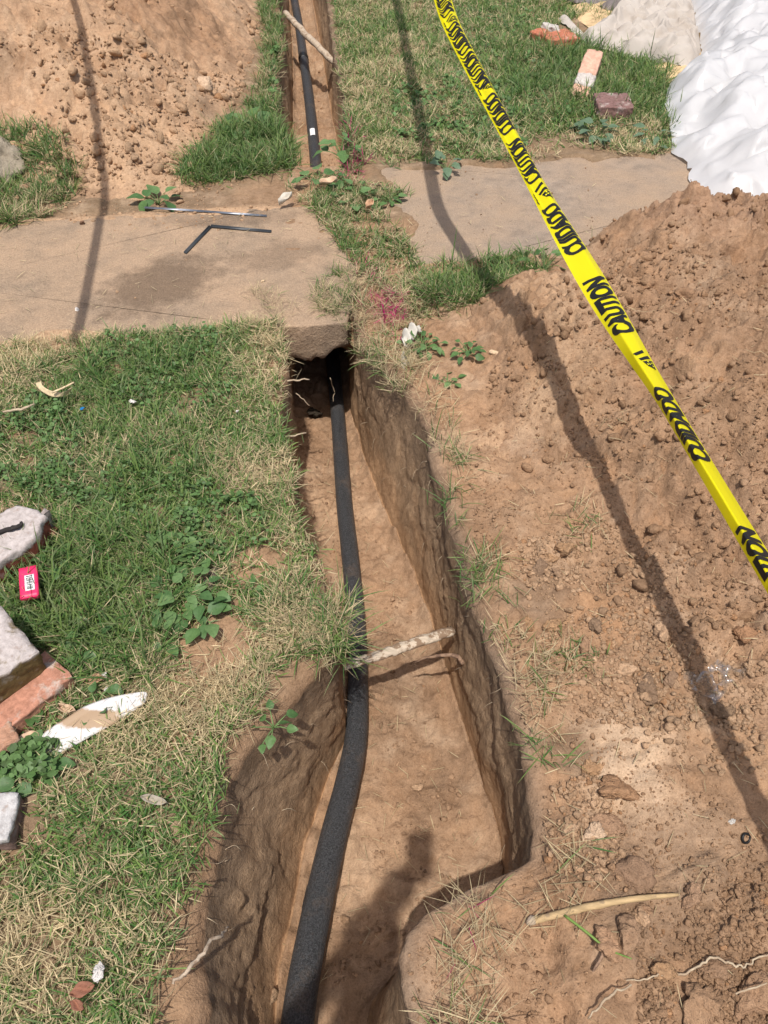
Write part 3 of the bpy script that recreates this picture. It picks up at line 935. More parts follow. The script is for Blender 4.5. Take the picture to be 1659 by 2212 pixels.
clod(885, 2035 + 120, .016, 'orange clod on the trench floor near the lower edge', (.42, .25, .14), .7, z=-.47, group='clods on the trench floor')
clod(905, 1700, .016, 'tan clod half sunk in the sunlit trench floor', TAN, .5, z=-.50, group='clods on the trench floor')
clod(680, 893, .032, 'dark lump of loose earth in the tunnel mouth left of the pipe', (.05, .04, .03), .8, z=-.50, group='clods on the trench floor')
clod(30, 1470, .05, 'dark earth lump', (.1, .07, .05), .7) if False else None

# ------------------------------------------------------------------ grass
STRAW = np.array((.60, .49, .31)); STRAW2 = np.array((.44, .34, .205))
GREEN = np.array((.088, .185, .045)); DEEP = np.array((.050, .122, .036)); YELL = np.array((.215, .290, .085)); GREY_G = np.array((.200, .240, .125))
MAGENTA = np.array((.62, .03, .22))


def blade_mesh(P, az, lean, L, W, curl, C, seed, roll=.5):
    n = len(P); rng = np.random.default_rng(seed)
    s = np.array([0, .38, .72, 1.0]); wp = np.array([.75, 1.0, .72])
    ax = np.stack([np.cos(az), np.sin(az), np.zeros(n)], -1); sd = np.stack([-np.sin(az), np.cos(az), np.zeros(n)], -1)
    up = np.array([0, 0, 1.0])
    pos = [P]; ang = lean.copy()
    for k in range(3):
        a = lean + curl * (s[k] + s[k + 1]) / 2
        d = np.sin(a)[:, None] * ax + np.cos(a)[:, None] * up
        pos.append(pos[-1] + d * (L * (s[k + 1] - s[k]))[:, None])
    r = rng.normal(size=n) * roll
    nrm = np.cos(lean)[:, None] * ax - np.sin(lean)[:, None] * up
    side = np.cos(r)[:, None] * sd + np.sin(r)[:, None] * nrm
    V = np.empty((n, 7, 3)); CC = np.empty((n, 7, 3))
    for k in range(3):
        o = side * (W * wp[k] * .5)[:, None]
        V[:, 2 * k] = pos[k] - o; V[:, 2 * k + 1] = pos[k] + o
        CC[:, 2 * k] = CC[:, 2 * k + 1] = C * (.86 + .1 * k)
    V[:, 6] = pos[3]
    CC[:, 6] = C * .7 + STRAW * .3
    # keep the blade tips out of the soil
    b = (np.arange(n) * 7)[:, None]
    q = np.concatenate([b + [0, 1, 3, 2], b + [2, 3, 5, 4]]); t = b + [4, 5, 6]
    return V.reshape(-1, 3), q, t, CC.reshape(-1, 3)


DRY = [(*at(540, 1010)[:2], .12, .5), (*at(430, 1500)[:2], .12, .9), (*at(600, 1390)[:2], .11, .7), (*at(60, 2050)[:2], .14, .55), (*at(250, 2020)[:2], .12, .4), (*at(200, 1780)[:2], .16, -.15), (*at(30, 780)[:2], .25, .7), (*at(120, 690)[:2], .2, .6),
       (*at(600, 760)[:2], .12, .5), (*at(620, 850)[:2], .10, .45), (*at(760, 180)[:2], .5, .25), (*at(800, 330)[:2], .25, .35), (*at(1240, 340)[:2], .35, .6), (*at(1440, 370)[:2], .25, .4), (*at(560, 690)[:2], .12, .6), (*at(900, 800)[:2], .15, .6), (*at(1150, 1420)[:2], .1, .4), (*at(1000, 2050)[:2], .12, .5), (*at(1210, 1880)[:2], .08, .8),
       (*at(150, 1250)[:2], .18, -.45), (*at(250, 850)[:2], .22, -.4), (*at(450, 1120)[:2], .15, -.3), (*at(1350, 130)[:2], .6, -.35), (*at(1100, 300)[:2], .4, -.1), (*at(540, 320)[:2], .3, -.4), (*at(1060, 610)[:2], .25, -.3), (*at(330, 700)[:2], .15, -.15)]


def dryness(x, y):
    d = .34 * fbm(x * 2.6, y * 2.6, 3, 601) + .30 * fbm(x * 9, y * 9, 3, 605)
    for px, py, r, k in DRY: d = d + k * np.exp(-((x - px) ** 2 + (y - py) ** 2) / (r * r))
    return d


CLEAR = [(62, 1262, .030), (100, 1612, .022), (140, 1585, .026), (190, 1562, .028), (240, 1535, .028), (290, 1512, .022), (50, 1150, .07), (70, 1450, .07), (30, 1600, .05), (25, 1770, .05), (115, 842, .03), (1260, 150, .05), (1325, 215, .06), (1205, 75, .09)]
BARE = [(*at(u_, v_)[:2], r_) for u_, v_, r_ in CLEAR] + [(*at(480, 1395)[:2], .10), (*at(570, 1225)[:2], .085), (*at(455, 1250)[:2], .035), (*at(640, 1480)[:2], .07), (*at(700, 1290)[:2], .05), (*at(400, 2110)[:2], .07), (*at(1230, 330)[:2], .22), (*at(870, 375)[:2], .2), (*at(1000, 380)[:2], .15), (*at(640, 395)[:2], .2)]


def grass(zones, label, seed, name='grass', zf=top_z):
    parts = []
    for zi, z in enumerate(zones):
        rng = np.random.default_rng(seed * 100 + zi)
        poly = pxpoly(z['poly']) if 'poly' in z else z['wpoly']
        P = np.array([p[:2] for p in poly]); lo, hi = P.min(0) - .03, P.max(0) + .03
        n0 = int((hi - lo).prod() * z['dens'])
        # tufts: blades share a root point
        nt = max(4, n0 // z.get('per', 7))
        T = rng.uniform(lo, hi, (nt, 2))
        D = polydist(T[:, 0], T[:, 1], poly)
        k = D > -.03 + .05 * rng.uniform(size=nt) - z.get('spill', .02)
        k &= fbm(T[:, 0] * 6, T[:, 1] * 6, 3, seed + 3) + .35 * rng.normal(size=nt) > z.get('thr', -.55)
        if z.get('trench', True): k &= ~(in_trench(T[:, 0], T[:, 1], z.get('over', .0)) & ((T[:, 1] < 2.40) | (T[:, 1] > 3.74)))
        if z.get('slab', True): k &= ~on_slab(T[:, 0], T[:, 1], .035)
        for bx, by, br in BARE:
            dd = np.hypot(T[:, 0] - bx, T[:, 1] - by) / br
            k &= (dd > .75 + .5 * rng.uniform(size=nt)) | (rng.uniform(size=nt) < .12)
        T = T[k]
        m = rng.poisson(z.get('per', 7), len(T)); i = np.repeat(np.arange(len(T)), m); n = len(i)
        if n == 0: continue
        xy = T[i] + rng.normal(size=(n, 2)) * z.get('spread', .008)
        zz = zf(xy[:, 0], xy[:, 1])
        tr = in_trench(xy[:, 0], xy[:, 1]) & ((xy[:, 1] < 2.40) | (xy[:, 1] > 3.74))
        zz = np.where(tr, -.012, zz)
        zz = np.where(zz < -.03, -.005, zz)
        dry = z.get('dry', .35) + dryness(xy[:, 0], xy[:, 1]) + .12 * rng.normal(size=len(T))[i]
        u = rng.uniform(size=n)
        straw = u < np.clip(dry, .03, .97)
        l0, l1 = z['len']
        L = rng.uniform(l0, l1, n) * np.where(rng.uniform(size=n) < .08, 1.5, 1.0) * (1 + .4 * fbm(xy[:, 0] * 5, xy[:, 1] * 5, 2, seed + 8)) * np.where(straw, .9, 1)
        L = np.maximum(L, .008)
        lean = np.where(straw, rng.uniform(.7, 1.62, n), np.abs(rng.normal(.75, .38, n)))
        curl = np.where(straw, rng.normal(0, .25, n), rng.uniform(.1, 1.0, n))
        lean = np.minimum(lean, 1.58); curl = np.minimum(curl, 1.66 - lean)
        W = z['wid'] * rng.uniform(.5, 1.3, n) * np.where(straw, .62, 1)
        t = rng.uniform(size=(n, 1)); t2 = rng.uniform(size=(n, 1))
        ww = np.clip(.5 + .8 * fbm(xy[:, 0] * 4, xy[:, 1] * 4, 2, seed + 6), 0, 1)[:, None]
        g = GREEN * (1 - t * .6) + DEEP * t * .6
        g = np.where(t2 < .38 + .25 * ww, g * .40 + YELL * .60, g)
        g = np.where(rng.uniform(size=(n, 1)) < .25, g * .4 + GREY_G * .6, g)
        st = STRAW * (1 - t * .5) + STRAW2 * t * .5
        st = st * rng.uniform(.7, 1.15, (n, 1))
        C = np.where(straw[:, None], st, g) * z.get('tint', 1.0)
        for (mx, my, mr, mk) in z.get('magenta', []):
            h = rng.uniform(size=n) < mk * np.exp(-((xy[:, 0] - mx) ** 2 + (xy[:, 1] - my) ** 2) / mr ** 2)
            C = np.where(h[:, None], MAGENTA * rng.uniform(.5, 1.1, (n, 1)), C)
        az = rng.uniform(0, 2 * math.pi, n)
        if 'dir' in z: az = np.where(rng.uniform(size=n) < .65, z['dir'] + rng.normal(size=n) * .7, az)
        parts.append(blade_mesh(np.c_[xy, zz + np.where(straw, .004 + .018 * rng.uniform(size=n), 0)], az, lean, L, W, curl, C, seed * 7 + zi))
    V, q, t, C = join(parts)
    me = mesh_np(name, V, quads=q, tris=t, colors=C, smooth=False)
    return link(name, me, M_GRASS, kind='stuff', label=label, cat='grass')


LEFT = [(-120, 775), (0, 765), (130, 750), (240, 705), (450, 668), (560, 668), (610, 730), (620, 800), (612, 950), (640, 1080), (690, 1200), (738, 1330), (720, 1410), (600, 1450), (500, 1560), (420, 1780), (350, 2000), (300, 2330), (-250, 2330), (-250, 1300)]
mg1 = [(*at(845, 690)[:2], .05, .85), (*at(825, 655)[:2], .045, .75), (*at(800, 600)[:2], .05, .2), (*at(870, 740)[:2], .035, .4)]
grass([dict(poly=LEFT, dens=42000, len=(.018, .052), wid=.0031, dry=.10, per=7, tint=1.24),
       dict(poly=LEFT, dens=8000, len=(.02, .05), wid=.0021, dry=.75, per=3, spread=.02),
       dict(poly=[(40, 1180), (330, 1180), (380, 1350), (300, 1460), (160, 1420), (20, 1290)], dens=16000, len=(.06, .11), wid=.0036, dry=-.1, per=8),
       dict(poly=[(150, 780), (420, 760), (480, 950), (420, 1100), (100, 1050), (60, 900)], dens=9000, len=(.05, .085), wid=.0034, dry=-.1, per=8),
       dict(poly=[(600, 1270), (700, 1280), (748, 1340), (740, 1420), (640, 1420)], dens=26000, len=(.05, .09), wid=.003, dry=.25, per=9, over=.03),
       dict(poly=[(330, 1440), (470, 1420), (600, 1480), (560, 1560), (380, 1580)], dens=17000, len=(.03, .065), wid=.0021, dry=1.2, per=6, thr=-.7),
       dict(poly=[(400, 960), (600, 960), (630, 1060), (480, 1060)], dens=8000, len=(.03, .06), wid=.0022, dry=1.0, per=6, thr=-.5),
       ], 'green and straw coloured lawn grass on the left bank of the trench', 31)
grass([dict(poly=[(726, -60), (1200, -60), (1270, 30), (1160, 70), (1290, 120), (1430, 140), (1440, 280), (1490, 420), (1400, 385), (1200, 345), (1000, 362), (800, 362), (752, 280), (742, 100)], dens=18000, len=(.028, .065), wid=.0044, dry=.30, per=8, spread=.014, tint=1.18),
       dict(poly=[(1100, 60), (1440, 130), (1450, 290), (1300, 260), (1100, 260)], dens=5000, len=(.07, .13), wid=.005, dry=-.1, per=9),
       dict(poly=[(1240, -40), (1480, -40), (1460, 30), (1300, 60)], dens=7000, len=(.05, .11), wid=.0045, dry=.5, per=7),
       ], 'pale green lawn grass beyond the right slab', 33)
grass([dict(poly=[(572, -60), (612, -60), (614, 100), (604, 160), (598, 240), (634, 310), (640, 365), (520, 385), (395, 395), (460, 310), (540, 250), (580, 150)], dens=15000, len=(.03, .08), wid=.004, dry=.15, per=8, spread=.012),
       dict(poly=[(440, 330), (500, 270), (600, 285), (635, 340), (590, 370), (400, 385)], dens=14000, len=(.06, .12), wid=.0045, dry=-.2, per=9)],
      'green grass between the left heap and the far trench', 35)
grass([dict(poly=[(-200, 290), (30, 330), (150, 372), (165, 400), (120, 455), (0, 505), (-200, 560)], dens=20000, len=(.04, .10), wid=.004, dry=.25, per=8)],
      'green grass tuft by the grey stone at the left edge', 37)
grass([dict(poly=[(610, 395), (720, 385), (860, 425), (800, 460), (860, 530), (905, 590), (1020, 582), (1160, 560), (1165, 600), (1060, 650), (900, 690), (860, 665), (790, 590), (690, 470)], dens=22000, len=(.025, .06), wid=.0036, dry=.42, per=7, magenta=mg1 + [(*at(765, 380)[:2], .08, .35), (*at(745, 320)[:2], .08, .15)], slab=False, tint=1.05),
       dict(poly=[(960, 600), (1160, 575), (1150, 610), (1010, 660), (920, 680)], dens=13000, len=(.06, .12), wid=.0036, dry=-.1, per=9),
       dict(poly=[(740, 600), (800, 595), (880, 690), (900, 790), (860, 840), (790, 770), (700, 700), (690, 640)], dens=19000, len=(.03, .07), wid=.0026, dry=.65, per=6, magenta=mg1, slab=False, over=.05),
       dict(poly=[(560, 640), (640, 690), (640, 730), (590, 760), (540, 690)], dens=16000, len=(.03, .06), wid=.0022, dry=.8, per=6, slab=False, thr=-.3),
       dict(poly=[(640, 395), (760, 380), (830, 430), (700, 455)], dens=9000, len=(.03, .07), wid=.003, dry=.7, per=5, slab=False, magenta=[(*at(765, 380)[:2], .08, .3)]),
       dict(poly=[(735, 260), (765, 280), (780, 380), (740, 360)], dens=15000, len=(.04, .09), wid=.004, dry=.2, per=6, magenta=[(*at(755, 300)[:2], .15, .2), (*at(765, 370)[:2], .10, .35)])],
      'grass growing in the gap between the slabs, partly sprayed magenta', 39)
EDGE = [([(880, 790), (930, 800), (990, 940), (1010, 1040), (960, 1010), (920, 900)], 9000, .85, (.03, .08)), ([(1000, 1190), (1050, 1200), (1075, 1290), (1020, 1300)], 22000, .2, (.04, .08)),
        ([(1070, 1310), (1110, 1330), (1210, 1430), (1240, 1480), (1150, 1440), (1080, 1400)], 12000, .45, (.03, .06)), ([(1110, 1440), (1180, 1480), (1215, 1640), (1160, 1650), (1120, 1540)], 17000, .55, (.04, .08)),
        ([(1190, 1820), (1240, 1830), (1240, 1980), (1180, 1970)], 12000, .95, (.03, .07)), ([(950, 1960), (1050, 1930), (1060, 2010), (1080, 2260), (960, 2260), (985, 2080)], 15000, .55, (.05, .10)),
        ([(1200, 1120), (1270, 1120), (1270, 1170), (1200, 1170)], 6000, .6, (.03, .06)), ([(940, 1050), (990, 1080), (990, 1130), (950, 1120)], 9000, .5, (.03, .07)), ([(1180, 1370), (1290, 1420), (1290, 1470), (1220, 1440)], 12000, .1, (.03, .05)),
        ([(1110, 530), (1180, 560), (1240, 520), (1330, 510), (1300, 550), (1190, 580)], 6000, .6, (.04, .09))]
grass([dict(poly=p, dens=d, len=l, wid=.0026, dry=dr, per=5, spread=.016, over=.012, thr=-.3, spill=.0, magenta=[(*at(1000, 1975)[:2], .035, .15)]) for p, d, dr, l in EDGE],
      'sparse grass tufts and straw along the right edge of the trench', 41)
grass([dict(wpoly=[(-.25, .4), (.28, .6), (.1, 1.7), (-.05, 2.2), (-.36, 2.3), (-.1, 1.1)], dens=420, len=(.02, .06), wid=.0018, dry=1.5, per=2, trench=False, thr=-.9, spread=.02),
       dict(wpoly=[(-.7, 3.9), (-.25, 3.9), (-.45, 6), (-.7, 6)], dens=200, len=(.03, .08), wid=.003, dry=1.5, per=2, trench=False, thr=-.9, spread=.03)],
      'dry straws and root hairs lying on the trench floor', 43, name='straw', zf=lambda x, y: floor_z(x, y)) if False else None


def straws(poly, n, lens, wid, zf, label, seed, col=STRAW, excl=None):
    rng = np.random.default_rng(seed)
    P = np.array([p[:2] for p in poly]); lo, hi = P.min(0), P.max(0)
    xy = rng.uniform(lo, hi, (n * 6, 2)); k = inpoly(xy[:, 0], xy[:, 1], poly)
    if excl is not None: k &= ~excl(xy[:, 0], xy[:, 1])
    xy = xy[k][:n]; n = len(xy)
    parts = []
    L = rng.uniform(*lens, n)
    az = rng.uniform(0, 6.28, n)
    Pb = np.c_[xy, zf(xy[:, 0], xy[:, 1]) + .005 + .006 * rng.uniform(size=n)]
    return blade_mesh(Pb, az, rng.uniform(1.35, 1.6, n), L, wid * rng.uniform(.6, 1.2, n), rng.normal(0, .2, n), col * rng.uniform(.65, 1.15, (n, 1)), seed)


bits = [straws([(-.25, .35), (.28, .6), (.29, .9), (.1, 1.7), (-.05, 2.2), (-.36, 2.3), (-.1, 1.1), (-.24, .6)], 260, (.015, .055), .0017, floor_z, '', 45, excl=lambda x, y: (x < lerp(FLX, y) + .01) | (x > lerp(FRX, y) - .01)),
        straws([(-.7, 3.9), (-.25, 3.9), (-.45, 6), (-.7, 6)], 50, (.03, .08), .003, floor_z, '', 46),
        straws([(-2.0, 2.15), (-.15, 2.4), (-.12, 2.75), (-.35, 3.2), (-2.2, 3.0)], 190, (.015, .06), .0019, top_z, '', 47),
        straws([(.15, 2.8), (1.0, 2.9), (1.0, 3.6), (0, 3.6)], 60, (.015, .05), .002, top_z, '', 48),
        straws(pxpoly(RB), 420, (.012, .05), .0017, top_z, '', 49, excl=notslab)]
V, q, t, C = join(bits)
link('straw', mesh_np('straw', V, quads=q, tris=t, colors=C, smooth=False), M_GRASS, kind='stuff', label='dry straws scattered on the trench floor, slabs and bare soil', cat='straw')

#@@PART3@@

# ------------------------------------------------------------------ the insulated pipe
def foam_mat():
    t = NT('pipe_foam'); p = t.obj()
    n = t.noise(p, 260, 3, 0.75); n2 = t.noise(p, 110, 3, .6); n3 = t.noise(p, 9, 3)
    c = t.mix(t.ramp(n, (.40, 0.0), (.68, 1.0)), (.010, .011, .013), (.085, .088, .095))
    c = t.mix(t.ramp(t.math('ADD', t.math('MULTIPLY', n3, .7), t.math('MULTIPLY', n2, .3)), (.52, 0.0), (.70, .5)), c, (.16, .11, .075))
    nb = t.bump(n2, .8, .008); nb = t.bump(n, 1.0, .006, nb)
    return t.done(t.bsdf(c, t.ramp(n, (.3, .60), (.7, .34)), .7, nb))


M_FOAM = foam_mat()
M_LABEL = simple('printed_label', (.80, .80, .80), .5, .3, 60, .08, 200, .05)
M_INK = simple('black_ink', (.012, .012, .012), .45, .3, 60, .1, 200, .02)
pz = lambda y: float(np.interp(y, [.1, .35, .7, 1.1, 2.4, 3.8, 4.4, 9], [-.375, -.395, -.425, -.462, -.485, -.36, -.335, -.325]))


def on_pipe(u, v):
    p = at(u, v, -.45)
    for _ in range(6): p = at(u, v, pz(p[1]))
    return p


near = [on_pipe(*q) for q in [(622, 2360), (640, 2230), (657, 2110), (688, 1950), (722, 1800), (748, 1700), (768, 1600), (773, 1500), (772, 1400), (766, 1300), (755, 1190), (744, 1090), (736, 980), (729, 890)]]
far = [on_pipe(*q) for q in [(684, 374), (676, 290), (666, 200), (656, 130), (645, 50), (636, 0), (627, -60)]]
mid = [near[-1] * (1 - k) + far[0] * k for k in (.3, .65)]
PP = catmull(np.array(near + mid + far), 260)
PR = np.interp(PP[:, 1], [.2, .7, 1.2, 2.4, 3.6, 4.5, 9], [.0365, .0345, .030, .029, .031, .034, .034])
PIPE = empty('insulated_pipe', PP[0] * [1, 1, 0], 'black foam insulated pipe lying along the trench and under the slab', 'pipe')


def to_parent(V, o): return V - np.array(o.location)


V, q, t = tube_np(PP, PR, 28)
link('pipe_sleeve', mesh_np('pipe_sleeve', to_parent(V, PIPE), q, t), M_FOAM, PIPE)


def pipe_patch(v0, v1, a0, a1, name, mat, lift=.0012, u=None):
    """curved patch on the pipe between two stations; angle 90 is the top, 180 the left"""
    idx = [np.argmin(np.abs(PP[:, 1] - on_pipe(u, v)[1])) for v in (v0, v1)]
    i0, i1 = sorted(idx); Ps = catmull(PP[i0:max(i1 + 1, i0 + 3)], 10); k = len(Ps)
    T = np.gradient(Ps, axis=0); T /= np.linalg.norm(T, axis=1)[:, None]
    A = np.radians(np.linspace(a0, a1, 8)); V = []
    for i in range(k):
        s = np.cross(T[i], (0, 0, 1)); s /= np.linalg.norm(s); w = np.cross(s, T[i])
        r = np.interp(Ps[i, 1], PP[:, 1], PR) + lift
        V += [Ps[i] + r * (math.cos(a) * s + math.sin(a) * w) for a in A]
    return link(name, mesh_np(name, to_parent(np.array(V), PIPE), grid_quads(k, 8)), mat, PIPE)


lb = pipe_patch(288, 302, 70, 120, 'printed_label', M_LABEL, u=673)
lb['label'] = 'small white printed label on the far pipe'
lb = pipe_patch(1922, 1975, 170, 208, 'white_sticker', M_LABEL, u=690)
lb['label'] = 'narrow white sticker on the left side of the near pipe'
for k, (u, v) in enumerate([(655, 128)]):
    i = int(np.argmin(np.abs(PP[:, 1] - on_pipe(u, v)[1])))
    seg = PP[i - 1:i + 2]; Ps = catmull(seg, 6)[1:6]
    rr = np.array([.036, .0385, .0385, .0385, .036])
    V, q, t = tube_np(Ps, rr, 24)
    link('joint_band', mesh_np('joint_band', to_parent(V, PIPE), q, t), M_INK, PIPE)

# ------------------------------------------------------------------ sticks, roots and the bamboo stake
M_STICK = wood_mat('peeled_stick', (.58, .48, .37), (.24, .165, .11), .46)
M_STICK2 = wood_mat('far_stick', (.50, .40, .30), (.28, .20, .14), .40)
M_ROOT = wood_mat('root', (.33, .215, .145), (.16, .10, .07), .42)
M_BAMBOO = wood_mat('bamboo', (.52, .37, .20), (.30, .215, .13), .36)
M_PALEROOT = wood_mat('pale_root', (.50, .40, .28), (.36, .27, .185), .42)
M_DARKTWIG = wood_mat('dark_twig', (.055, .048, .045), (.03, .026, .025), .5)


def rod(name, pts, radii, mat, label, cat, n=24, seg=9, flat=1.0, wob=.0, seed=1, group=None):
    P = catmull(np.array(pts), n)
    rng = np.random.default_rng(seed)
    P = P + wob * np.stack([fbm(np.arange(len(P)) * .45 + 7 * k, np.full(len(P), seed + .3), 2, seed + k) for k in range(3)], -1)
    R = np.interp(np.linspace(0, 1, len(P)), np.linspace(0, 1, len(radii)), radii)
    V, q, t = tube_np(P, R, seg, flat, .05, seed)
    base = P[0].copy()
    o = link(name, mesh_np(name, V - base, q, t), mat, label=label, cat=cat, group=group)
    o.location = base
    return o


st = rod('stick', [at(742, 1440, -.20), at(860, 1402, -.225), at(978, 1362, -.255)], [.012, .0155, .0165, .016], M_STICK, 'pale peeled stick wedged across the near trench over the pipe', 'stick', seg=10, flat=.6, wob=.003, seed=3)
sp = rod('splinter', [at(740, 1420, -.17), at(775, 1424, -.185), at(800, 1418, -.20)], [.003, .004, .002], M_STICK, 'x', 'x', n=8, seg=6)
del sp['label'], sp['category']; sp.parent = st; sp.location = Vector(sp.location) - Vector(st.location)
rod('root', [at(1000, 1432, -.27), at(985, 1417, -.25), at(945, 1416, -.27), at(912, 1424, -.30), at(893, 1434, -.34)], [.007, .006, .0045, .003, .0015], M_ROOT, 'thin curved brown root sticking out of the right trench wall below the stick', 'root', seed=5, wob=.002)
rod('stick', [at(616, 28, -.03), at(668, 82, -.06), at(722, 134, -.10)], [.021, .023, .022], M_STICK2, 'pale round stick lying across the far trench above the pipe', 'stick', seed=7, wob=.006, flat=.9)
b1, b2 = at(1146, 1986, .0), at(1452, 1944, .03)
bz = lambda p: np.array([p[0], p[1], float(top_z(p[0], p[1])) + .010])
bam = rod('bamboo_stake', [bz(at(1146, 1986)), bz(at(1250, 1972)) + [0, 0, .012], bz(at(1350, 1958)) + [0, 0, .012], bz(at(1455, 1943)) + [0, 0, .002]], [.0068, .0070, .0064, .0052, .0035], M_BAMBOO, 'tan bamboo stake lying on the right bank below the dark mound', 'stake', seed=9)
V, q, t = tube_np(np.array([bz(at(1143, 1987)), bz(at(1152, 1984)), bz(at(1158, 1983))]) - np.array(bam.location), [.0070, .0085, .007], 9, 1, .12, 4)
link('broken_tip', mesh_np('broken_tip', V, q, t), M_STICK2, bam)
rt = []
for u, v in [(1345, 2128), (1390, 2124), (1430, 2112), (1470, 2108), (1510, 2086), (1540, 2078), (1575, 2094), (1605, 2090), (1640, 2072), (1690, 2068)]: rt.append(bz(at(u, v)) + [0, 0, .008])
rod('root', rt, [.0010, .0016, .002, .0021, .002, .0018, .0013], M_PALEROOT, 'long thin pale root snaking over the soil at the lower right', 'root', n=60, seg=6, seed=11, wob=.004)
rod('root', [bz(at(1265, 2205)) + [0, 0, .01], bz(at(1300, 2170)) + [0, 0, .02], bz(at(1352, 2138)) + [0, 0, .012]], [.0014, .0022, .0018], M_PALEROOT, 'short straw coloured root piece left of the long pale root', 'root', n=14, seg=6, seed=12, wob=.003)
rod('root', [bz(at(1575, 2155)) + [0, 0, .03], bz(at(1605, 2145)) + [0, 0, .035], bz(at(1640, 2135)) + [0, 0, .035]], [.0014, .0018, .0014], M_PALEROOT, 'pale straw on the big clod in the lower right corner', 'straw', n=10, seg=6, seed=13, wob=.002)
rod('stem', [bz(at(1215, 1985)), bz(at(1260, 2030)) + [0, 0, .02], bz(at(1300, 2065)) + [0, 0, .02], bz(at(1345, 2092)) + [0, 0, .006]], [.0026, .0026, .002, .0012], simple('green_stem', (.16, .25, .06), .6), 'green grass stem lying on the soil below the bamboo stake', 'stem', n=16, seg=6, seed=14)
rod('twig', [bz(at(1275, 2105)), bz(at(1290, 2080)) + [0, 0, .012], bz(at(1292, 2068)) + [0, 0, .01]], [.0022, .003, .0015], M_ROOT, 'short reddish twig under the green stem', 'twig', n=8, seg=6, seed=15)
rod('twig', [at(8, 890, .05), at(45, 884, .055), at(76, 873, .05)], [.0035, .0045, .003], M_PALEROOT, 'short white twig in the grass at the left edge', 'twig', n=10, seg=6, seed=16, wob=.004)
rod('twig', [at(374, 2126, .015), at(412, 2085, .02), at(445, 2050, .015), at(475, 2020, -.02), at(494, 2004, -.05)], [.003, .004, .0038, .003, .0016], M_STICK2, 'thin tan twig leaning over the left trench edge near the bottom', 'twig', n=20, seg=6, seed=17, wob=.006)
# fine roots hanging out of the cut walls
rngr = np.random.default_rng(77)
parts = []
for k in range(110):
    y = rngr.uniform(.35, 2.25); side = rngr.integers(0, 2); tt = rngr.uniform(.03, .9) ** 1.3
    e, f = (edgeL(y), lerp(FLX, y)) if side == 0 else (edgeR(y), lerp(FRX, y))
    s = 1 if side == 0 else -1
    x = e * (1 - tt) + f * tt; z = -.02 - tt * .47
    L = rngr.uniform(.012, .055); d = np.array([s * rngr.uniform(.2, 1), rngr.normal() * .7, -rngr.uniform(.0, .8)]); d /= np.linalg.norm(d)
    p0 = np.array([x - s * .015, y, z]); p1 = p0 + d * L * .6 + [0, 0, .006]; p2 = p0 + d * L + [0, rngr.normal() * .012, -.015]
    P = catmull([p0, p1, p2], 5)
    V, q, t = tube_np(P, np.linspace(.0008, .0003, 6) * rngr.uniform(.7, 1.5), 4)
    parts.append((V, q, t))
V, q, t, _ = join(parts)
link('root_hairs', mesh_np('root_hairs', V, q, t), M_PALEROOT, kind='stuff', label='fine pale roots hanging out of the cut trench walls', cat='roots')
for k, (pts, lab) in enumerate([
    ([at(608, 826, -.02), at(640, 822, -.03), at(668, 818, -.04)], 'pale root poking from the left wall across the dark tunnel mouth'),
    ([at(600, 945, -.04), at(630, 942, -.05), at(659, 934, -.05)], 'pale root poking from the left trench edge below the tunnel mouth'),
    ([at(712, 815, -.12), at(722, 845, -.2), at(719, 868, -.24)], 'thin root hanging down inside the tunnel mouth'),
    ([at(640, 850, -.06), at(655, 862, -.08), at(668, 878, -.10)], 'thin root hanging at the left side of the tunnel mouth')]):
    rod('root', pts, [.0035, .003, .0018] if k < 2 else [.0016, .0014, .001], M_PALEROOT, lab, 'root', n=10, seg=6, seed=20 + k, wob=.004)

clod(578, 2150, .030, 'pale brown clod at the foot of the left trench wall beside the pipe', (.30, .20, .125), .8, z=-.46, group='clods on the trench floor')
clod(745, 1985, .014, 'small clod on the shaded trench floor right of the pipe', (.34, .22, .135), .8, z=-.47, group='clods on the trench floor')

# ------------------------------------------------------------------ bricks
M_BRICK_A = brick_mat('painted_block', (.20, .065, .045), (.46, .41, .39), 0, 1, 26, (2, .030, .05))
M_BRICK_B = brick_mat('white_capped_brick', (.17, .125, .055), (.47, .42, .40), 0, 1, 30, (2, .036, .035))
M_BRICK_C = brick_mat('salmon_brick', (.43, .215, .148), (.50, .40, .34), .56, .66, 22)
M_BRICK_D = brick_mat('orange_brick', (.43, .245, .165), (.40, .32, .25), .58, .7, 18)
M_BRICK_E = brick_mat('white_faced_brick', (.22, .15, .13), (.49, .475, .465), 0, 1, 24, (2, .012, .05))
M_BRICK_F = brick_mat('red_brick', (.44, .165, .100), (.52, .36, .30), .60, .70, 16)
M_BRICK_H = brick_mat('purple_brick', (.21, .125, .115), (.46, .40, .36), .56, .72, 20)
M_MORTAR = simple('mortar', (.47, .43, .395), .92, .1, 50, .25, 120, .8, .004)
M_MORTAR_G = simple('grey_mortar', (.33, .28, .26), .92, .1, 50, .35, 120, .8, .004)


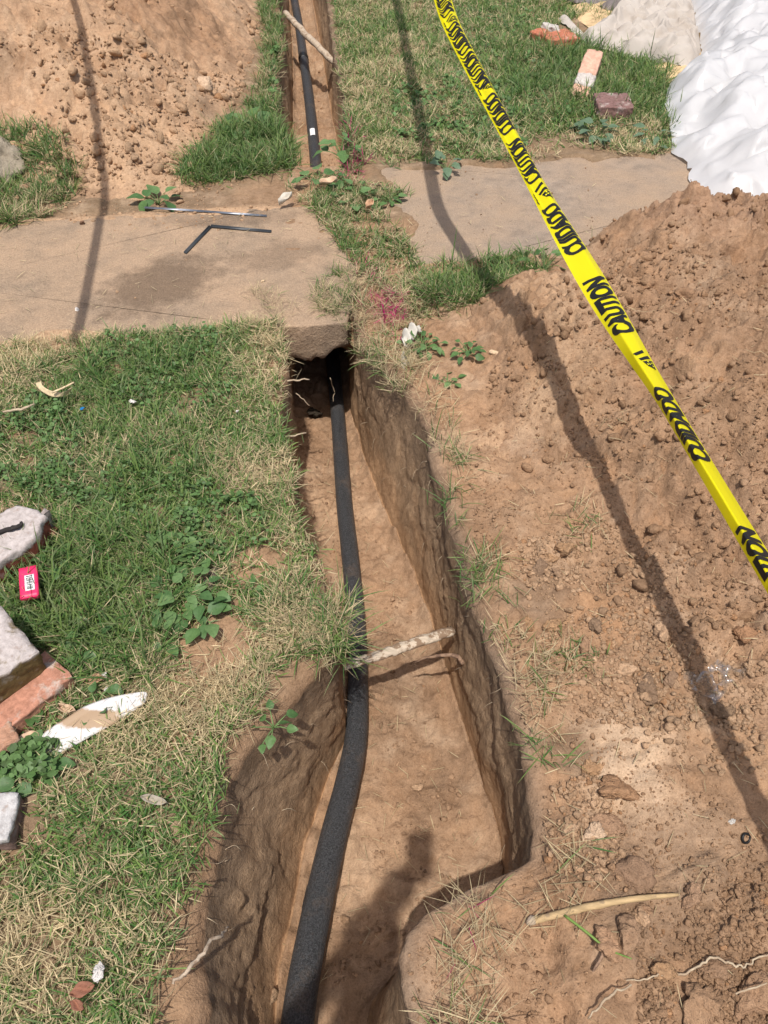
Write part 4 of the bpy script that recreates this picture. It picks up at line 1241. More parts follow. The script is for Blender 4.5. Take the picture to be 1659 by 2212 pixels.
def rough_box(L, W, Hh, seed, n=12, amp=.004, chip=.010):
    bm = bmesh.new(); bmesh.ops.create_cube(bm, size=1)
    bmesh.ops.subdivide_edges(bm, edges=bm.edges[:], cuts=n, use_grid_fill=True)
    V = np.array([v.co[:] for v in bm.verts]); Q = np.array([[v.index for v in f.verts] for f in bm.faces]); bm.free()
    # rounded, chipped arrises
    k = np.sort(np.abs(V), 1)[:, 1] * 2
    P = V * np.array([L, W, Hh])
    edge = sm(.80, 1.0, k)
    nz = fbm(P[:, 0] * 28 + seed, P[:, 1] * 28 + P[:, 2] * 31, 3, seed)
    ch = edge * (.35 + np.clip(nz * 1.6, 0, 1.4)) * chip
    P = P - np.sign(V) * (np.abs(V) > .40) * ch[:, None] * .6
    for j in range(3): P[:, j] += amp * fbm(P[:, (j + 1) % 3] * 35 + seed + j * 5, P[:, (j + 2) % 3] * 35 + P[:, j] * 20, 3, seed + j)
    return P, Q


def brick(name, c1, c2, length, h, mat, label, seed, z0=0.0, tilt=(0, 0), amp=.004, chip=.010, group=None, cat='brick', n=12):
    """c1, c2: far and near top corners of the right-hand end (survey pixels); the brick runs left from them"""
    p1, p2 = at(*c1, z0 + h), at(*c2, z0 + h)
    e = (p2 - p1)[:2]; w = np.linalg.norm(e); e = e / w
    l = np.array([e[1], -e[0]])
    if l[0] > 0: l = -l
    c = (p1[:2] + p2[:2]) / 2 + l * length / 2
    P, Q = rough_box(length, w, h, seed, n, amp, chip)
    o = link(name, mesh_np(name, P, Q), mat, label=label, cat=cat, group=group)
    o.location = (c[0], c[1], z0 + h / 2)
    o.rotation_euler = (tilt[0], tilt[1], math.atan2(-l[1], -l[0]))
    return o


GB = 'bricks at the left edge'


def prism_block(name, px, h, mat, label, cat, group, seed, shrink=.97):
    """broken lump with the given top outline, rough sides down into the grass"""
    top = np.array([at(u, v, h)[:2] for u, v in px]); n = len(top); O = []
    for i in range(n):
        a, b = top[i], top[(i + 1) % n]; k = max(2, int(np.linalg.norm(b - a) / .008))
        O += [a + (b - a) * j / k for j in range(k)]
    O = np.array(O); m = len(O); c = O.mean(0)
    jit = 1 + .03 * fbm(O[:, 0] * 40, O[:, 1] * 40, 3, seed)[:, None]
    rings = []
    for f, z in ((1.06, -.01), (1.03, .15), (1.01, .35), (1.0, .55), (1.0, .75), (.995, .92), (.975, .99), (.92, 1.0), (.75, 1.01), (.5, 1.0), (.25, 1.01)):
        xy = c + (O - c) * f * (jit if z < .95 else 1 + (jit - 1) * .5)
        zz = h * z + .004 * fbm(xy[:, 0] * 30, xy[:, 1] * 30 + z * 5, 3, seed + 3)
        xy = xy + .005 * np.stack([fbm(xy[:, 0] * 30 + z * 9, xy[:, 1] * 30, 3, seed + 5 + j) for j in range(2)], -1) * (z < .95)
        rings.append(np.c_[xy, zz])
    V = np.vstack(rings + [np.r_[c, h][None]]); k = np.arange(m); k2 = (k + 1) % m
    q = np.vstack([np.stack([r * m + k, r * m + k2, (r + 1) * m + k2, (r + 1) * m + k], -1) for r in range(len(rings) - 1)])
    t = np.stack([(len(rings) - 1) * m + k, (len(rings) - 1) * m + k2, np.full(m, len(rings) * m)], -1)
    ctr = np.r_[c, h / 2]
    o = link(name, mesh_np(name, V - ctr, q, t), mat, label=label, cat=cat, group=group); o.location = ctr
    return o


bA = prism_block('brick_block', [(-90, 1130), (0, 1106), (36, 1089), (82, 1100), (100, 1114), (72, 1164), (0, 1214), (-70, 1260)], .105, M_BRICK_A, 'white painted brick block with a black twig on top at the left edge', 'brick', GB, 41)
P, Q = rough_box(.105, .014, .08, 47, 8, .004, .006)
e1, e2 = at(108, 1118, .06), at(66, 1182, .05)
mo = link('mortar_skim', mesh_np('mortar_skim', P, Q), M_MORTAR_G, bA); mo.location = Vector((e1 + e2) / 2) - Vector(bA.location); mo.rotation_euler = (0, 0, math.atan2(e2[1] - e1[1], e2[0] - e1[0]))
brick('brick', (98, 1404), (157, 1458), .195, .056, M_BRICK_C, 'salmon brick lying under the white and brown brick', 43, .004, (0, 0), .0035, .009, GB)
brick('brick', (-22, 1290), (76, 1394), .20, .095, M_BRICK_B, 'white topped brick with brown face resting on the salmon brick', 42, .062, (.10, .10), .004, .008, GB)
brick('brick', (8, 1537), (40, 1592), .19, .062, M_BRICK_D, 'orange brick below the salmon brick at the left edge', 44, .004, (0, .05), .004, .010, GB)
brick('brick', (40, 1706), (10, 1812), .19, .062, M_BRICK_E, 'brick with chalky white top, lowest at the left edge', 45, .004, (0, .04), .004, .010, GB)
GF = 'bricks on the lawn'
bF = brick('brick', (1226, 60), (1254, 80), .21, .062, M_BRICK_F, 'broken red brick in front of the canvas drop cloth', 46, .005, (0, 0), .005, .012, GF)
P, Q = rough_box(.085, .10, .05, 48, 8, .010, .016)
mo = link('mortar_lump', mesh_np('mortar_lump', P, Q), M_MORTAR, bF); mo.location = (-.02, .10, .030); mo.rotation_euler = (.1, .15, .5); mo['label'] = 'white mortar lump stuck to the broken red brick'
P, Q = rough_box(.10, .085, .055, 49, 8, .008, .016)
mo = link('brick_half', mesh_np('brick_half', P, Q), M_BRICK_F, bF); mo.location = (-.10, .075, .012); mo.rotation_euler = (0, -.1, .35)
bG = brick('brick', (1298, 133), (1276, 182), .10, .075, simple('pink_brick', (.56, .34, .25), .9, .1, 40, .25, 120, .6, .004), 'upright pink brick end with pale mortar between the red and purple bricks', 50, .02, (.35, 0.1), .004, .010, GF)
P, Q = rough_box(.104, .10, .076, 52, 8, .006, .012)
mo = link('mortar_cap', mesh_np('mortar_cap', P, Q), M_MORTAR, bG); mo.location = (.003, -.055, .006)
brick('brick', (1356, 201), (1371, 229), .185, .066, M_BRICK_H, 'purple brown brick lying flat on the lawn, nearest the slab', 51, .012, (.05, 0), .004, .009, GF)
pts = [at(-40, 1160, .112), at(10, 1146, .114), at(35, 1138, .116), at(50, 1130, .114)]
rod('twig', pts, [.006, .0065, .006, .0055, .0065], M_DARKTWIG, 'charred black twig lying on the white painted block', 'twig', n=14, seg=8, seed=31, wob=.003)

# ------------------------------------------------------------------ litter on the left bank
def packet():
    p = [at(42, 1226, .085), at(86, 1231, .080), at(78, 1282, .072), at(46, 1300, .068)]
    ex = p[1] - p[0]; ey = p[3] - p[0]
    w, h = np.linalg.norm(ex) * .85, np.linalg.norm(ey) * .9; ey /= np.linalg.norm(ey); nz = np.cross(ey, ex); nz /= np.linalg.norm(nz)
    if nz[2] < 0: nz = -nz
    ex = np.cross(ey, nz); ex = ex if ex[0] > 0 else -ex
    base = sum(p) / 4
    M = np.stack([ex, ey, nz], 1)
    P, Q = rough_box(w, h, .010, 61, 6, .0006, .0)
    o = link('packet', mesh_np('packet', P @ M.T, Q), simple('pink_card', (.72, .025, .115), .45, .4, 30, .10, 90, .1), label='crumpled pink cardboard packet with white barcode label by the painted block', cat='packet')
    o.location = base
    P, Q = rough_box(w * .52, h * .50, .001, 62, 4, .0, .0)
    lb = link('barcode_label', mesh_np('barcode_label', (P + [w * .06, h * .03, .0062]) @ M.T, Q), M_LABEL, o)
    rng = np.random.default_rng(5); y = -h * .2; parts = []
    while y < h * .22:
        tck = rng.uniform(.0007, .0022); P, Q = rough_box(w * .34, tck, .0006, 1, 1, 0, 0)
        parts.append(((P + [w * .06, h * .03 + y, .0072]) @ M.T, Q, None)); y += tck + rng.uniform(.001, .003)
    V, q, t, _ = join(parts)
    link('bars', mesh_np('bars', V, q), M_INK, lb)


packet()


def ribbon_solid(name, A, B, thick, mat, label, cat, n=40, m=8, bulge=None, parent=None):
    """sheet between two edge curves, with thickness"""
    a = catmull(np.array(A), n); b = catmull(np.array(B), n)
    f = np.linspace(0, 1, m + 1)
    V = np.array([[a[i] * (1 - s) + b[i] * s + (np.array([0, 0, bulge(i / n, s)]) if bulge else 0) for s in f] for i in range(n + 1)])
    k = V.shape[0] * V.shape[1]
    T = V.reshape(-1, 3); Bt = T - [0, 0, thick]
    q = grid_quads(n + 1, m + 1)
    e = np.vstack([q[:, [0, 1]], q[:, [1, 2]], q[:, [2, 3]], q[:, [3, 0]]]); key = np.sort(e, 1)
    _, inv, cnt = np.unique(key, axis=0, return_inverse=True, return_counts=True); bd = e[cnt[inv.ravel()] == 1]
    side = np.stack([bd[:, 0], bd[:, 0] + k, bd[:, 1] + k, bd[:, 1]], -1)
    base = T.mean(0); base = np.array([base[0], base[1], T[:, 2].min()])
    o = link(name, mesh_np(name, np.vstack([T, Bt]) - base, np.vstack([q, q[:, ::-1] + k, side])), mat, label=label, cat=cat)
    o.location = base
    return o


def dirty_white():
    t = NT('chalky_plastic'); p = t.obj()
    n = t.noise(p, 25, 4, .6); n2 = t.noise(p, 110, 3)
    c = t.mix(t.ramp(n2, (.62, 0.0), (.78, .6)), (.58, .56, .55), (.42, .36, .31))
    mp = t.n('ShaderNodeMapping', _in={'Vector': p, 'Location': (.035, .012, 0), 'Rotation': (0, 0, -.62), 'Scale': (9.5, 42, 1)}).outputs[0]
    d = t.n('ShaderNodeVectorMath', operation='LENGTH'); t.t.links.new(mp, d.inputs[0])
    m = t.math('ADD', d.outputs['Value'], t.math('MULTIPLY', t.math('SUBTRACT', n, .5), 1.6))
    c = t.mix(t.ramp(m, (.72, 1.0), (.98, 0.0)), c, (.36, .25, .16))
    return t.done(t.bsdf(c, .6, .3, t.bump(n2, .2, .002)))


up = [at(77, 1618, .022), at(95, 1587, .034), at(144, 1553, .040), at(186, 1527, .042), at(245, 1507, .040), at(304, 1497, .036), at(318, 1499, .034)]
dn = [at(86, 1643, .020), at(111, 1636, .026), at(165, 1607, .030), at(219, 1577, .032), at(270, 1548, .032), at(309, 1520, .032), at(319, 1503, .033)]
ribbon_solid('plastic_strip', up, dn, .004, dirty_white(), 'curved white plastic strip smeared with soil in the left grass', 'plastic strip', 50, 10, lambda s, f: .008 * (math.exp(-((f - .06) / .08) ** 2)) + .006 * math.sin(math.pi * f))

M_DEADLEAF = simple('dead_leaf', (.42, .26, .16), .8, .15, 50, .25, 90, .5)
M_TANLEAF = simple('tan_leaf', (.50, .35, .24), .8, .15, 50, .2, 90, .4)
M_REDLEAF = simple('brown_leaf', (.25, .115, .075), .8, .15, 50, .3, 90, .5)
M_BARK = simple('tan_bark', (.62, .49, .31), .85, .1, 60, .25, 120, .5)


def dead_leaf(u, v, ln, wd, az, z, mat, label, cup=.4, seed=1):
    n, m = 10, 6; V = []
    for i in range(n + 1):
        s = i / n; w = wd * (math.sin(math.pi * min(1, s * .97 + .02)) ** .75)
        for j in range(m + 1):
            f = j / m * 2 - 1
            V.append(((s - .5) * ln, f * w / 2, cup * wd * .5 * (f * f) + .12 * ln * (s - .5) ** 2 + .004 * math.sin(9 * s + seed + 4 * f)))
    p = at(u, v, z)
    o = link('dead_leaf', mesh_np('dead_leaf', V, grid_quads(n + 1, m + 1)), mat, label=label, cat='leaf', group='dead leaves')
    md = o.modifiers.new('thickness', 'SOLIDIFY'); md.thickness = .0008
    o.location = p; o.rotation_euler = (.1, -.1, az)
    return o


dead_leaf(66, 1602, .046, .042, .6, .030, M_TANLEAF, 'round tan dead leaf at the lower tip of the white strip', .5, 2)
dead_leaf(146, 1533, .050, .020, -.3, .030, M_TANLEAF, 'narrow tan dead leaf just above the white strip', .9, 3)
dead_leaf(205, 1470, .050, .026, .1, .028, M_DEADLEAF, 'brown dead leaf right of the salmon brick', .6, 4)
dead_leaf(112, 1152, .045, .022, .9, .04, M_REDLEAF, 'rusty brown dead leaf behind the painted block', .7, 5)
dead_leaf(180, 2138, .042, .024, .3, .03, M_REDLEAF, 'brown dead leaf in the dry grass near the lower left corner', .6, 6)
dead_leaf(168, 2172, .030, .016, -.4, .03, M_REDLEAF, 'small reddish leaf in the lower left corner', .6, 7)
dead_leaf(335, 1730, .060, .018, -.25, .03, simple('grey_leaf', (.34, .30, .24), .85), 'grey dried leaf in the grass left of the trench edge', .9, 8)
dead_leaf(710, 396, .080, .045, .2, .05, M_TANLEAF, 'curled tan leaf by the end of the far trench', .8, 9)
dead_leaf(798, 444, .060, .035, 1.1, .04, M_DEADLEAF, 'brown leaf in the weeds right of the far trench end', .8, 10)
dead_leaf(617, 434, .085, .035, .9, .04, simple('pale_leaf', (.55, .51, .44), .7), 'pale folded leaf standing in the weeds left of the far trench end', 1.4, 11)
# bark curl
pa = [at(76, 828, .045), at(86, 842, .050), at(112, 856, .055), at(138, 854, .055), at(153, 842, .05)]
pb = [at(88, 823, .065), at(94, 835, .065), at(114, 845, .070), at(138, 846, .070), at(155, 836, .066)]
bk = ribbon_solid('bark_piece', pa, pb, .003, M_BARK, 'curved piece of tan bark in the left grass', 'bark', 24, 5)
V, q, t = tube_np(catmull([at(112, 848, .075), at(136, 838, .085), at(160, 826, .09)], 6) - np.array(bk.location), [.003] * 7, 6)
link('sliver', mesh_np('sliver', V, q, t), M_BARK, bk)


def crumple(name, poly, step, hfun, mat, label, cat, z0=None, thick=0.0, jag=.0, seed=0):
    P = np.array([p[:2] for p in poly]); lo, hi = P.min(0) - step * 2, P.max(0) + step * 2
    xs = np.arange(lo[0], hi[0], step); ys = np.arange(lo[1], hi[1], step)
    X, Y = np.meshgrid(xs, ys)
    D = polydist(X, Y, poly) + jag * fbm(X * 8, Y * 8, 3, seed + 3)
    # pull border vertices onto the outline so the edge is clean
    gy, gx = np.gradient(D, step); gl = np.hypot(gx, gy) + 1e-9
    snap = np.where(np.abs(D) < step * .75, D, 0)
    X = X - gx / gl * snap; Y = Y - gy / gl * snap
    Dn = np.where(np.abs(D) < step * .75, 0, D)
    Z = hfun(X, Y, np.maximum(Dn, 0))
    q = grid_quads(len(ys), len(xs)); keep = (Dn >= 0).ravel(); q = q[keep[q].all(1)]
    used = np.zeros(X.size, bool); used[q.ravel()] = True; idx = np.cumsum(used) - 1
    V = np.stack([X, Y, Z], -1).reshape(-1, 3)[used]
    c = V.mean(0); c[2] = V[:, 2].min()
    o = link(name, mesh_np(name, V - c, quads=idx[q]), mat, label=label, cat=cat)
    o.location = c
    if thick: md = o.modifiers.new('thickness', 'SOLIDIFY'); md.thickness = thick; md.offset = -1
    return o


tri = lambda a: np.abs((a % 1.0) * 2 - 1)
soft = lambda a: np.sqrt(np.sin(np.pi * a) ** 2 + .012)


def folds(x, y, seed, n, f0, f1, amp, warp=.25):
    rng = np.random.default_rng(seed); z = 0
    wx = x + warp * .3 * pn(x * 2.2, y * 2.2, seed); wy = y + warp * .3 * pn(x * 2.2 + 7, y * 2.2, seed + 1)
    for k in range(n):
        a = rng.uniform(0, 2 * math.pi); f = rng.uniform(f0, f1); ph = rng.uniform(0, 1)
        m = sm(-.25, .3, pn(x * 2.6 + k * 3.7, y * 2.6 - k * 2.2, seed + 20 + k))
        z = z - amp / f * (soft((wx * math.cos(a) + wy * math.sin(a)) * f + ph) - .5) * m
    return z


def plastic_mat(name, col, transl, rough):
    t = NT(name)
    c = t.mix(t.ramp(t.noise(t.obj(), 3, 3), (.35, 0.0), (.7, 1.0)), col, tuple(x * .95 for x in col))
    d = t.bsdf(c, rough, .35, t.bump(t.noise(t.obj(), 26, 3), .12, .01))
    tr = t.n('ShaderNodeBsdfTranslucent'); t.t.links.new(c, tr.inputs[0])
    mx = t.n('ShaderNodeMixShader', _in={0: transl}); t.t.links.new(d, mx.inputs[1]); t.t.links.new(tr.outputs[0], mx.inputs[2])
    return t.done(mx.outputs[0])


# white plastic sheeting
SHEET = pxpoly([(1470, -60), (1486, 0), (1500, 40), (1512, 82), (1514, 118), (1492, 152), (1465, 157), (1446, 181), (1436, 223), (1450, 278), (1452, 326), (1486, 348), (1496, 400), (1540, 432), (1700, 475), (1900, 470), (1950, 200), (1900, -60)], .03)
sheet_f = tps([(p[0], p[1], .03) for p in SHEET] + [(*at(1560, 330)[:2], .10), (*at(1650, 330)[:2], .16), (*at(1565, 232)[:2], .12), (*at(1640, 200)[:2], .16), (*at(1560, 80)[:2], .12), (*at(1650, 60)[:2], .20), (*at(1500, 215)[:2], .14), (*at(1780, 200)[:2], .24), (*at(1760, 380)[:2], .2)])
gx, gy = at(1562, 236)[:2]


def facets(poly, spacing, hfun, rough, seed):
    """sheet creased into many small flat facets: random points, triangulated"""
    from mathutils.geometry import delaunay_2d_cdt
    rng = np.random.default_rng(seed)
    P = np.array([p[:2] for p in poly]); n = len(P); B = []
    for i in range(n):
        a_, b_ = P[i], P[(i + 1) % n]; k = max(1, int(np.linalg.norm(b_ - a_) / (spacing * .8)))
        for j in range(k): B.append(a_ + (b_ - a_) * j / k + (rng.normal(size=2) * spacing * .10 if j else 0))
    B = np.array(B); lo, hi = P.min(0), P.max(0)
    I = []
    gx_ = np.arange(lo[0], hi[0], spacing); gy_ = np.arange(lo[1], hi[1], spacing)
    for x in gx_:
        for y in gy_: I.append((x + rng.uniform(-.48, .48) * spacing, y + rng.uniform(-.48, .48) * spacing))
    I = np.array(I); I = I[polydist(I[:, 0], I[:, 1], poly) > spacing * .45]
    A = np.vstack([B, I]); nb = len(B)
    r = delaunay_2d_cdt([Vector(p) for p in A], [(i, (i + 1) % nb) for i in range(nb)], [list(range(nb))], 1, 1e-6)
    V2 = np.array([v[:] for v in r[0]]); T = np.array(r[2])
    d = np.maximum(polydist(V2[:, 0], V2[:, 1], poly), 0)
    z = hfun(V2[:, 0], V2[:, 1], d) + rng.normal(size=len(V2)) * rough * sm(0, .08, d)
    return np.c_[V2, np.maximum(z, .012)], T


def sheet_h(x, y, d):
    th = np.arctan2(y - gy, x - gx); r = np.hypot(x - gx, y - gy)
    rad = (soft(th * 4.5 / math.pi + .25 * pn(x * 3, y * 3, 5)) - .5) * .20 * np.minimum(r, .35) * np.exp(-(r / .6) ** 2) * 1.6
    big = .06 * (1 - 2 * np.abs(pn(x * 1.7 + 3, y * 1.7, 621))) + .06 * (1 - 2 * np.abs(pn(x * 3.6, y * 3.6 + 8, 623)))
    e = 1 - np.exp(-d / .07)
    return (sheet_f(x, y) + rad + big - .05 * np.exp(-(r / .09) ** 2)) * e + .015 + .03 * (1 - e) * np.abs(pn(x * 9, y * 9, 627))


V, T = facets(SHEET, .052, sheet_h, .015, 629)
c0 = V.mean(0); c0[2] = 0
so = link('plastic_sheet', mesh_np('plastic_sheet', V - c0, tris=T, smooth=False), plastic_mat('white_sheeting', (.77, .77, .78), .38, .30), label='crumpled white plastic sheeting at the upper right', cat='plastic sheet')
so.location = c0
md = so.modifiers.new('crease', 'SUBSURF'); md.levels = 1; md.render_levels = 1
ca = so.data.attributes.new('crease_edge', 'FLOAT', 'EDGE')
ca.data.foreach_set('value', np.random.default_rng(3).uniform(.35, .95, len(so.data.edges)).astype(np.float32))

# canvas drop cloth, bunched
CLOTH = pxpoly([(1205, 36), (1222, 26), (1240, 44), (1262, 66), (1290, 52), (1330, 30), (1370, 2), (1420, -40), (1490, -40), (1500, 30), (1506, 60), (1516, 100), (1508, 132), (1480, 144), (1440, 134), (1410, 127), (1396, 120), (1350, 114), (1300, 98), (1268, 92), (1250, 72), (1228, 52)], .03)
cc = at(1400, 66)[:2]


def cloth_h(x, y, d):
    # long folds sweep from the bunched right end down to the left tail
    hub = at(1600, -10)[:2]
    th = np.arctan2(y - hub[1], x - hub[0]); r = np.hypot(x - hub[0], y - hub[1])
    ph = th * 8.5 + .5 * fbm(x * 2.2, y * 2.2, 2, 9) + .6 * r
    f1 = 1 - np.abs(np.sin(np.pi * ph)) ** .8; f2 = 1 - np.abs(np.sin(np.pi * (ph * 2.3 + .3 + .4 * pn(x * 3, y * 3, 8)))) ** .8
    bx, by = at(1466, 104, .1)[:2]
    br = np.hypot((x - bx) / 1.0, (y - by) * .75); bt = np.arctan2(y - by - .25, x - bx)
    bunch = sm(.27, .14, br)
    lump = .11 * np.sqrt(np.clip(1 - (br / .30) ** 2, 0, 1)) + .045 * (1 - np.abs(np.sin(bt * 9 + 1.5 * pn(x * 5, y * 5, 3)))) * sm(.0, .1, br)
    flat = .02 + .075 * f1 + .035 * f2 + .02 * fbm(x * 3, y * 3, 2, 12) + .05 * sm(-.7, .5, x - at(1350, 60)[0])
    e = 1 - np.exp(-d / .035)
    return np.maximum(flat * (1 - bunch) + lump * bunch, .015) * e + .012


def canvas_mat(name, col):
    t = NT(name); p = t.obj()
    w = t.noise(p, 320, 2); s = t.noise(p, 7, 4, .6)
    c = t.mix(t.ramp(s, (.48, 0.0), (.75, .7)), col, (col[0] * .72, col[1] * .66, col[2] * .6))
    return t.done(t.bsdf(c, .92, .05, t.bump(w, .4, .002)))


V, T = facets(CLOTH, .042, cloth_h, .016, 635)
c0 = V.mean(0); c0[2] = 0
co = link('drop_cloth', mesh_np('drop_cloth', V - c0, tris=T), canvas_mat('canvas', (.44, .395, .35)), label='bunched beige canvas drop cloth beside the white sheeting', cat='cloth')
co.location = c0
md = co.modifiers.new('drape', 'SUBSURF'); md.levels = 2; md.render_levels = 2
ca = co.data.attributes.new('crease_edge', 'FLOAT', 'EDGE')
ca.data.foreach_set('value', np.random.default_rng(4).uniform(.0, .6, len(co.data.edges)).astype(np.float32))
TARP = pxpoly([(1215, -50), (1345, -50), (1355, 22), (1310, 26), (1280, 10), (1225, 4)], .02)
crumple('tarp', TARP, .014, lambda x, y, d: .02 + (.10 + folds(x, y, 631, 8, 2, 5, .3)) * np.sqrt(1 - np.exp(-d / .06)), canvas_mat('grey_fabric', (.19, .17, .165)), 'folded dark grey tarp behind the broken red brick', 'tarp', thick=.003, seed=9)
SAND = pxpoly([(1220, 18), (1300, -50), (1480, -60), (1530, 100), (1520, 150), (1470, 190), (1405, 165), (1390, 125), (1300, 90)])
t_ = NT('yellow_sand'); p_ = t_.pos()
n_ = t_.noise(p_, 12, 4); n2_ = t_.noise(p_, 160, 3)
c_ = t_.mix(1.0, (.60, .44, .26), t_.ramp(n_, (.3, (.82, .8, .78)), (.7, (1.12, 1.1, 1.08))), 'MULTIPLY')
sp_ = crumple('sand_patch', SAND, .02, lambda x, y, d: bank(x, y) + .004 + .02 * sm(0, .12, d) + .006 * fbm(x * 9, y * 9, 3, 641), t_.done(t_.bsdf(c_, .96, .05, t_.bump(n2_, .5, .004))), 'patch of yellow sand under the drop cloth', 'sand', seed=11)
del sp_['category']; sp_['kind'] = 'structure'

# clear film
FILM = pxpoly([(1468, 1470), (1500, 1476), (1535, 1452), (1560, 1470), (1590, 1475), (1592, 1490), (1560, 1500), (1555, 1520), (1540, 1548), (1525, 1520), (1495, 1500), (1466, 1488)])


def film_mat():
    t = NT('clear_film')
    g = t.n('ShaderNodeBsdfGlossy', _in={'Roughness': .12, 'Color': (.95, .95, .95, 1)}); tr = t.n('ShaderNodeBsdfTransparent', _in={'Color': (.93, .92, .90, 1)})
    df = t.n('ShaderNodeBsdfDiffuse', _in={'Color': (.55, .52, .47, 1)})
    m1 = t.n('ShaderNodeMixShader', _in={0: .35}); t.t.links.new(g.outputs[0], m1.inputs[1]); t.t.links.new(df.outputs[0], m1.inputs[2])
    m2 = t.n('ShaderNodeMixShader', _in={0: .24}); t.t.links.new(tr.outputs[0], m2.inputs[1]); t.t.links.new(m1.outputs[0], m2.inputs[2])
    return t.done(m2.outputs[0])


crumple('plastic_film', FILM, .003, lambda x, y, d: top_z(x, y) + .016 + folds(x, y, 651, 9, 12, 40, .5) * np.sqrt(np.clip(d / .03, 0, 1)), film_mat(), 'crumpled clear plastic film lying among clods on the right bank', 'plastic film', jag=.006, seed=13)
# dark scrap of fabric
SCRAP = pxpoly([(414, 1262), (440, 1240), (458, 1226), (488, 1219), (492, 1255), (484, 1258), (476, 1240), (468, 1248), (470, 1266), (462, 1276), (440, 1290), (415, 1292)], .01)
crumple('fabric_scrap', SCRAP, .0035, lambda x, y, d: top_z(x, y) + .010 + .010 * np.sqrt(np.clip(d / .02, 0, 1)) + folds(x, y, 661, 6, 10, 25, .22), canvas_mat('dark_fabric', (.105, .085, .068)), 'torn dark brown fabric scrap on bare soil beside the broad leaved weed', 'fabric', thick=.0015, seed=15)
# white rag by the trench corner
M_RAG = simple('white_rag', (.52, .49, .43), .85, .1, 40, .15, 90, .4)
RAG = pxpoly([(868, 722), (884, 706), (906, 704), (912, 716), (896, 728), (884, 744), (874, 752), (866, 740)], .03)
rg = crumple('rag', RAG, .004, lambda x, y, d: .035 + .02 * np.sqrt(np.clip(d / .03, 0, 1)) + folds(x, y, 671, 6, 10, 25, .35), M_RAG, 'small torn white plastic rag in the weeds at the trench corner', 'rag', thick=.001, seed=17)
RAG2 = pxpoly([(868, 768), (880, 766), (884, 784), (892, 800), (878, 806), (866, 798)], .0)
crumple('rag', RAG2, .004, lambda x, y, d: .012 + folds(x, y, 673, 6, 10, 25, .35), M_RAG, 'white plastic shred hanging over the trench edge below the rag', 'rag', thick=.001, seed=18)
for k, (u, v, r, lab) in enumerate([(287, 868, .012, 'small white lump of plaster in the left grass'), (226, 1461, .010, 'white paint flake right of the brown leaf'), (230, 1488, .009, 'white paint flake above the tip of the plastic strip'), (512, 868 + 20, .006, 'tiny white chip in the grass near the trench'), (215, 2098, .016, 'grey white feathery lump in the dry grass at the lower left')]):
    clod(u, v, r, lab, (.62, .60, .58), .6, name='paint_flake', cat='flake', z=.03, group='pale flakes in the left grass')
clod(177, 882, .008, 'tiny blue plastic bit in the left grass', (.03, .22, .52), .5, name='plastic_bit', cat='plastic bit', z=.03, group='plastic bits')
# black ring
V = []
for i in range(20):
    a = i / 20 * 2 * math.pi
    for j in range(8):
        b = j / 8 * 2 * math.pi; V.append(((.009 + .0025 * math.cos(b)) * math.cos(a), (.009 + .0025 * math.cos(b)) * math.sin(a), .003 * math.sin(b)))
q = [(i * 8 + j, ((i + 1) % 20) * 8 + j, ((i + 1) % 20) * 8 + (j + 1) % 8, i * 8 + (j + 1) % 8) for i in range(20) for j in range(8)]
o = link('rubber_ring', mesh_np('rubber_ring', V, q), M_INK, label='small black ring on the soil at the right edge', cat='ring')
p = at(1610, 1812); o.location = (p[0], p[1], float(top_z(p[0], p[1])) + .008); o.rotation_euler = (.7, .2, .3)
clod(1582, 1775 - 35 + 35, .008, 'small white chip near the black ring', (.5, .48, .45), .6, name='chip', cat='chip', group='chips on the right bank')

# ------------------------------------------------------------------ metal trims on the slab
M_GALV = simple('galvanised_trim', (.22, .24, .28), .45, .4, 30, .15, 200, .1, Metallic=.6)
M_BLACKTRIM = simple('black_trim', (.045, .050, .056), .45, .4, 30, .2, 200, .1)


def angle_trim(name, pts, w, h, mat, label, cat, gaps=None):
    P = [np.array(p) for p in pts]
    parts = []
    for a, b in zip(P[:-1], P[1:]):
        d = (b - a) / np.linalg.norm(b - a); s = np.cross(d, (0, 0, 1)); s /= np.linalg.norm(s); u = np.array([0, 0, 1.0])
        sec = [(-w / 2, 0), (w / 2, 0), (w / 2, .0018), (-w / 2 + .0018, .0018), (-w / 2 + .0018, h), (-w / 2, h)]
        V = [p0 + s * x + u * z for p0 in (a, b) for x, z in sec]
        q = [(i, (i + 1) % 6, 6 + (i + 1) % 6, 6 + i) for i in range(6)]
        parts.append((np.array(V), np.array(q), np.array([(0, 5, 4), (0, 4, 3), (0, 3, 2), (0, 2, 1), (6, 10, 11), (6, 9, 10), (6, 8, 9), (6, 7, 8)])))
    V, q, t, _ = join(parts); c = P[0]
    o = link(name, mesh_np(name, V - c, q, t, smooth=False), mat, label=label, cat=cat); o.location = c
    return o


tz = lambda u, v, dz=.004: (lambda p: np.array([p[0], p[1], float(top_z(p[0], p[1])) + dz]))(at(u, v))
angle_trim('metal_trim', [at(400, 547, .018), at(455, 489, .020), at(586, 501, .017)], .012, .006, M_BLACKTRIM, 'black angle trim bent into a hook on the left slab', 'trim')
angle_trim('metal_trim', [at(312, 449, .024), at(440, 457, .020), at(576, 467, .017)], .010, .004, M_GALV, 'straight grey metal trim half buried in soil behind the bent black trim', 'trim')

# ------------------------------------------------------------------ barrier tape
TY = np.linspace(6.6, -.5, 220)
tvp, tup = [-900, -200, 0, 432, 743, 1144, 1500], [490, 843, 950, 1180, 1373, 1616, 1832]
TZ = .50 + .072 * np.clip(TY - .75, 0, 2.3) ** 2 + .10 * np.maximum(TY - 3.05, 0)


